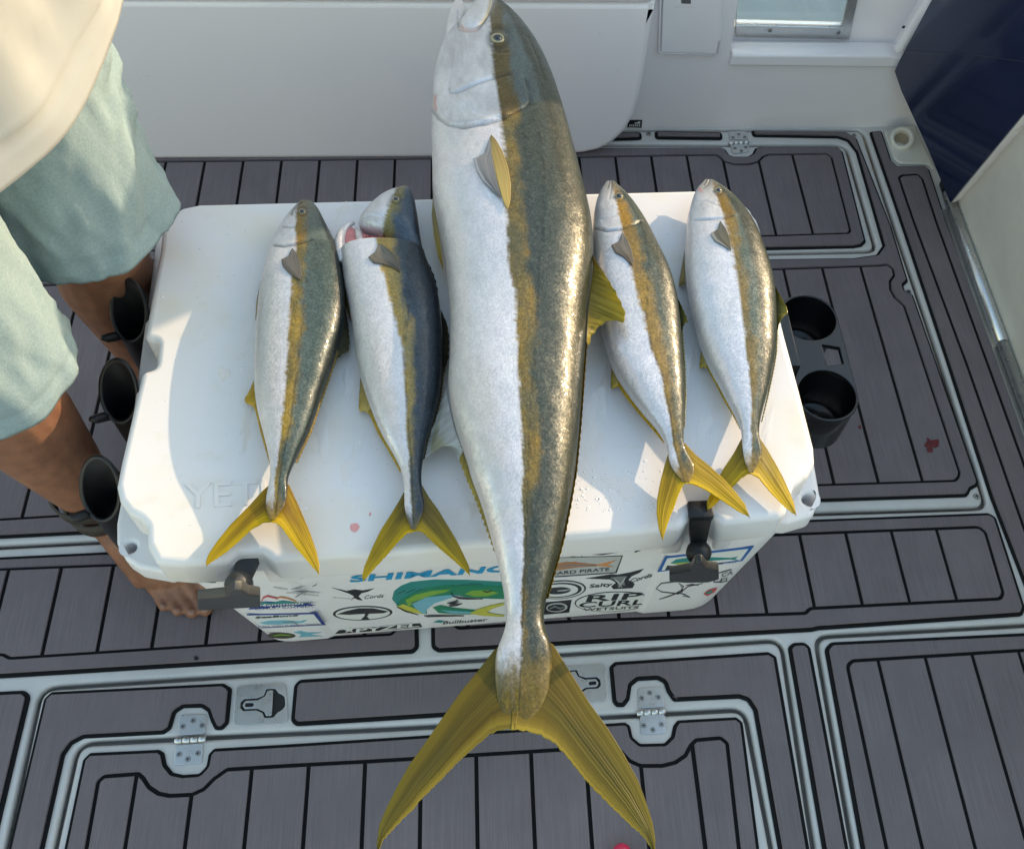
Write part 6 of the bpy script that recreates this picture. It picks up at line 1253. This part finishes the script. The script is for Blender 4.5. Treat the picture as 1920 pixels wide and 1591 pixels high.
# shorts
def cloth_leg(hip, hem, sd):
    """open trouser leg with folds, a stitched hem and a turned-in lining"""
    N, Mr = 110, 96; rows = []
    L = np.linalg.norm(hem - hip)
    prof = [(i / (Mr - 1)) for i in range(Mr)]
    for t in prof:
        c = lerp(hip + A_(0, 0, 0.05), hem, t) + Fw * 0.010 * math.sin(math.pi * t)
        a = np.linspace(0, 2 * np.pi, N, endpoint=False)
        r0 = 0.113 - 0.016 * (1 - min(1.0, t / 0.2)) - 0.019 * sstep(0, 0.7, t) + 0.003 * sstep(0.85, 1, t)
        ca, sa = np.cos(a), np.sin(a)
        w1 = fbm(ca * 1.6 + sd + t * 1.1, sa * 1.6 + t * 2.6, 3) - 0.5
        w2 = 1 - 2 * np.abs(fbm(ca * 2.2 + t * 2.3 + sd * 3, sa * 2.2 - t * 1.5, 3) - 0.5) * 2
        w3 = 1 - 2 * np.abs(fbm(ca * 3.4 - t * 4.6 + sd, sa * 3.4 + t * 3.0 + 9, 2) - 0.5) * 2
        d = (1 - t) * L
        st_ = -0.0022 * math.exp(-((d - 0.021) / 0.0022) ** 2) - 0.0016 * math.exp(-((d - 0.027) / 0.0018) ** 2)
        pk_ = (fbm(a * 9, np.full(N, t * 30)) - 0.5) * 0.003 * math.exp(-((d - 0.02) / 0.02) ** 2)
        inner_ = np.clip(-(ca * 0.3 + sa * (1 if sd < 3 else -1)), 0, 1) * sstep(0.0, 0.5, t) * sstep(1.0, 0.5, t)
        r = r0 + 0.020 * w1 * (0.35 + 0.65 * t) + 0.0075 * w2 * (0.4 + 0.6 * t) + 0.0045 * w3 * min(1.0, t * 2) + st_ + pk_ + 0.006 * inner_ * np.sin(t * 60 + a * 4)
        rows.append([c + (Fw * ca[k] + Sd * sa[k]) * r[k] for k in range(N)])
    last = rows[-1]; c = hem
    rows.append([c + (p - c) * 0.965 + A_(0, 0, 0.001) for p in last]); rows.append([c + (p - c) * 0.86 + A_(0, 0, 0.05) for p in last])
    v = [p for r in rows for p in r]; f = []
    for i in range(len(rows) - 1):
        for k in range(N): f.append((i * N + k, i * N + (k + 1) % N, (i + 1) * N + (k + 1) % N, (i + 1) * N + k))
    return v, f
V_, F_ = [], []
for hip, hem, sd in ((hipR, hemR, 1.0), (hipL, hemL, 5.0)):
    v, f = cloth_leg(hip, hem, sd); o = len(V_); V_ += v; F_ += [tuple(i + o for i in g) for g in f]
for v, f in (ball(hipR, 0.113, n=36), ball(hipL, 0.113, n=36), limb((hipR + A_(0, 0, 0.0), 0.114), (hipL + A_(0, 0, 0.0), 0.114), n=40), limb((pel + Sd * 0.05, 0.12), (pel + Sd * 0.05 + A_(0, 0, 0.14), 0.115), n=40), limb((pel - Sd * 0.05, 0.12), (pel - Sd * 0.05 + A_(0, 0, 0.14), 0.115), n=40)):
    o = len(V_); V_ += list(v); F_ += [tuple(i + o for i in g) for g in f]
mk('shorts', V_, F_, M_SHORT, pz)

# cream top: hem follows the traced line
HEM = [(-700, 900), (-300, 580), (0, 360), (60, 320), (128, 272), (150, 252), (163, 232), (182, 170), (198, 112), (206, 60), (230, -60)]
tc = (hipR + hipL) / 2; nphi = 120; zc = np.linspace(0.60, 1.00, 120)
def prj(P):
    c = RB @ (P - CAM); return CX + F_PX * c[0] / c[2], CY + F_PX * c[1] / c[2]
def ringp(a, z, k=0.0):
    rf = 0.148 + k + 0.012 * sstep(1.0, 0.7, z); rs = 0.205 + k + 0.012 * sstep(1.0, 0.7, z)
    c = tc + Fw * 0.010; return A_(c[0], c[1], z) + Fw * rf * math.cos(a) + Sd * rs * math.sin(a)
zh_ = []
for k in range(nphi):
    a = 2 * math.pi * k / nphi; z_ = 0.745
    for z in zc:
        x, y = prj(ringp(a, z)); hx = poly_at(HEM, y) if True else 0
        if x < hx + 0 and y < np.interp(x, [p[0] for p in HEM], [p[1] for p in HEM]) + 0:
            z_ = z; break
    zh_.append(np.clip(z_, 0.68, 0.84))
zh_ = np.array(zh_)
kk = np.exp(-0.5 * (np.arange(-14, 15) / 5.0) ** 2); kk /= kk.sum(); zh_ = np.convolve(np.r_[zh_[-14:], zh_, zh_[:14]], kk, 'valid')
rowsS = []
for i in range(70):
    row = []
    for k in range(nphi):
        a = 2 * math.pi * k / nphi; t = i / 69
        z = zh_[k] + (1.30 - zh_[k]) * t ** 1.15
        p = ringp(a, z)
        dz = z - zh_[k]
        seam = -0.0045 * math.exp(-((dz - 0.030) / 0.004) ** 2) + 0.0020 * math.exp(-((dz - 0.037) / 0.003) ** 2)
        fold = 0.020 * (fbm(np.array([math.cos(a) * 2.2 + z * 3.0]), np.array([math.sin(a) * 2.2 + z * 4.0]), 3)[0] - 0.5) * 2 * min(1, dz / 0.08 + 0.2)
        rr_ = 1 - 0.10 * sstep(1.0, 1.30, z)
        c = A_(tc[0], tc[1], z); p = c + (p - c) * (rr_) ; nrm = (p - c) / np.linalg.norm(p - c); p = p + nrm * (seam + fold)
        row.append(p)
    rowsS.append(row)
inner = [[A_(tc[0], tc[1], p[2]) + (p - A_(tc[0], tc[1], p[2])) * 0.97 for p in rowsS[0]], [A_(tc[0], tc[1], p[2] + 0.03) + (p - A_(tc[0], tc[1], p[2])) * 0.90 for p in rowsS[0]]]
allr = inner[::-1] + rowsS
c2 = A_(tc[0], tc[1], 0); top1 = [A_(c2[0], c2[1], 1.36) + (p - A_(c2[0], c2[1], p[2])) * 0.85 for p in rowsS[-1]]; top2 = [A_(c2[0], c2[1], 1.40) + (p - A_(c2[0], c2[1], p[2])) * 0.42 for p in rowsS[-1]]
allr += [top1, top2]
v = [p for r in allr for p in r]; f = []
for i in range(len(allr) - 1):
    for k in range(nphi): f.append((i * nphi + k, i * nphi + (k + 1) % nphi, (i + 1) * nphi + (k + 1) % nphi, (i + 1) * nphi + k))
mk('cream_top', v, f, M_SHIRT, pz)
for sgn in (1, -1):
    sh = ch + Sd * 0.185 * sgn + A_(0, 0, 0.065); el = sh + Sd * 0.06 * sgn - A_(0, 0, 0.27) - Fw * 0.02
    v, f = limb((sh - Sd * 0.06 * sgn + A_(0, 0, 0.01), 0.075), (sh, 0.075), (lerp(sh, el, 0.55), 0.064), (lerp(sh, el, 0.75), 0.066)); mk('sleeve', v, f, M_SHIRT, pz)
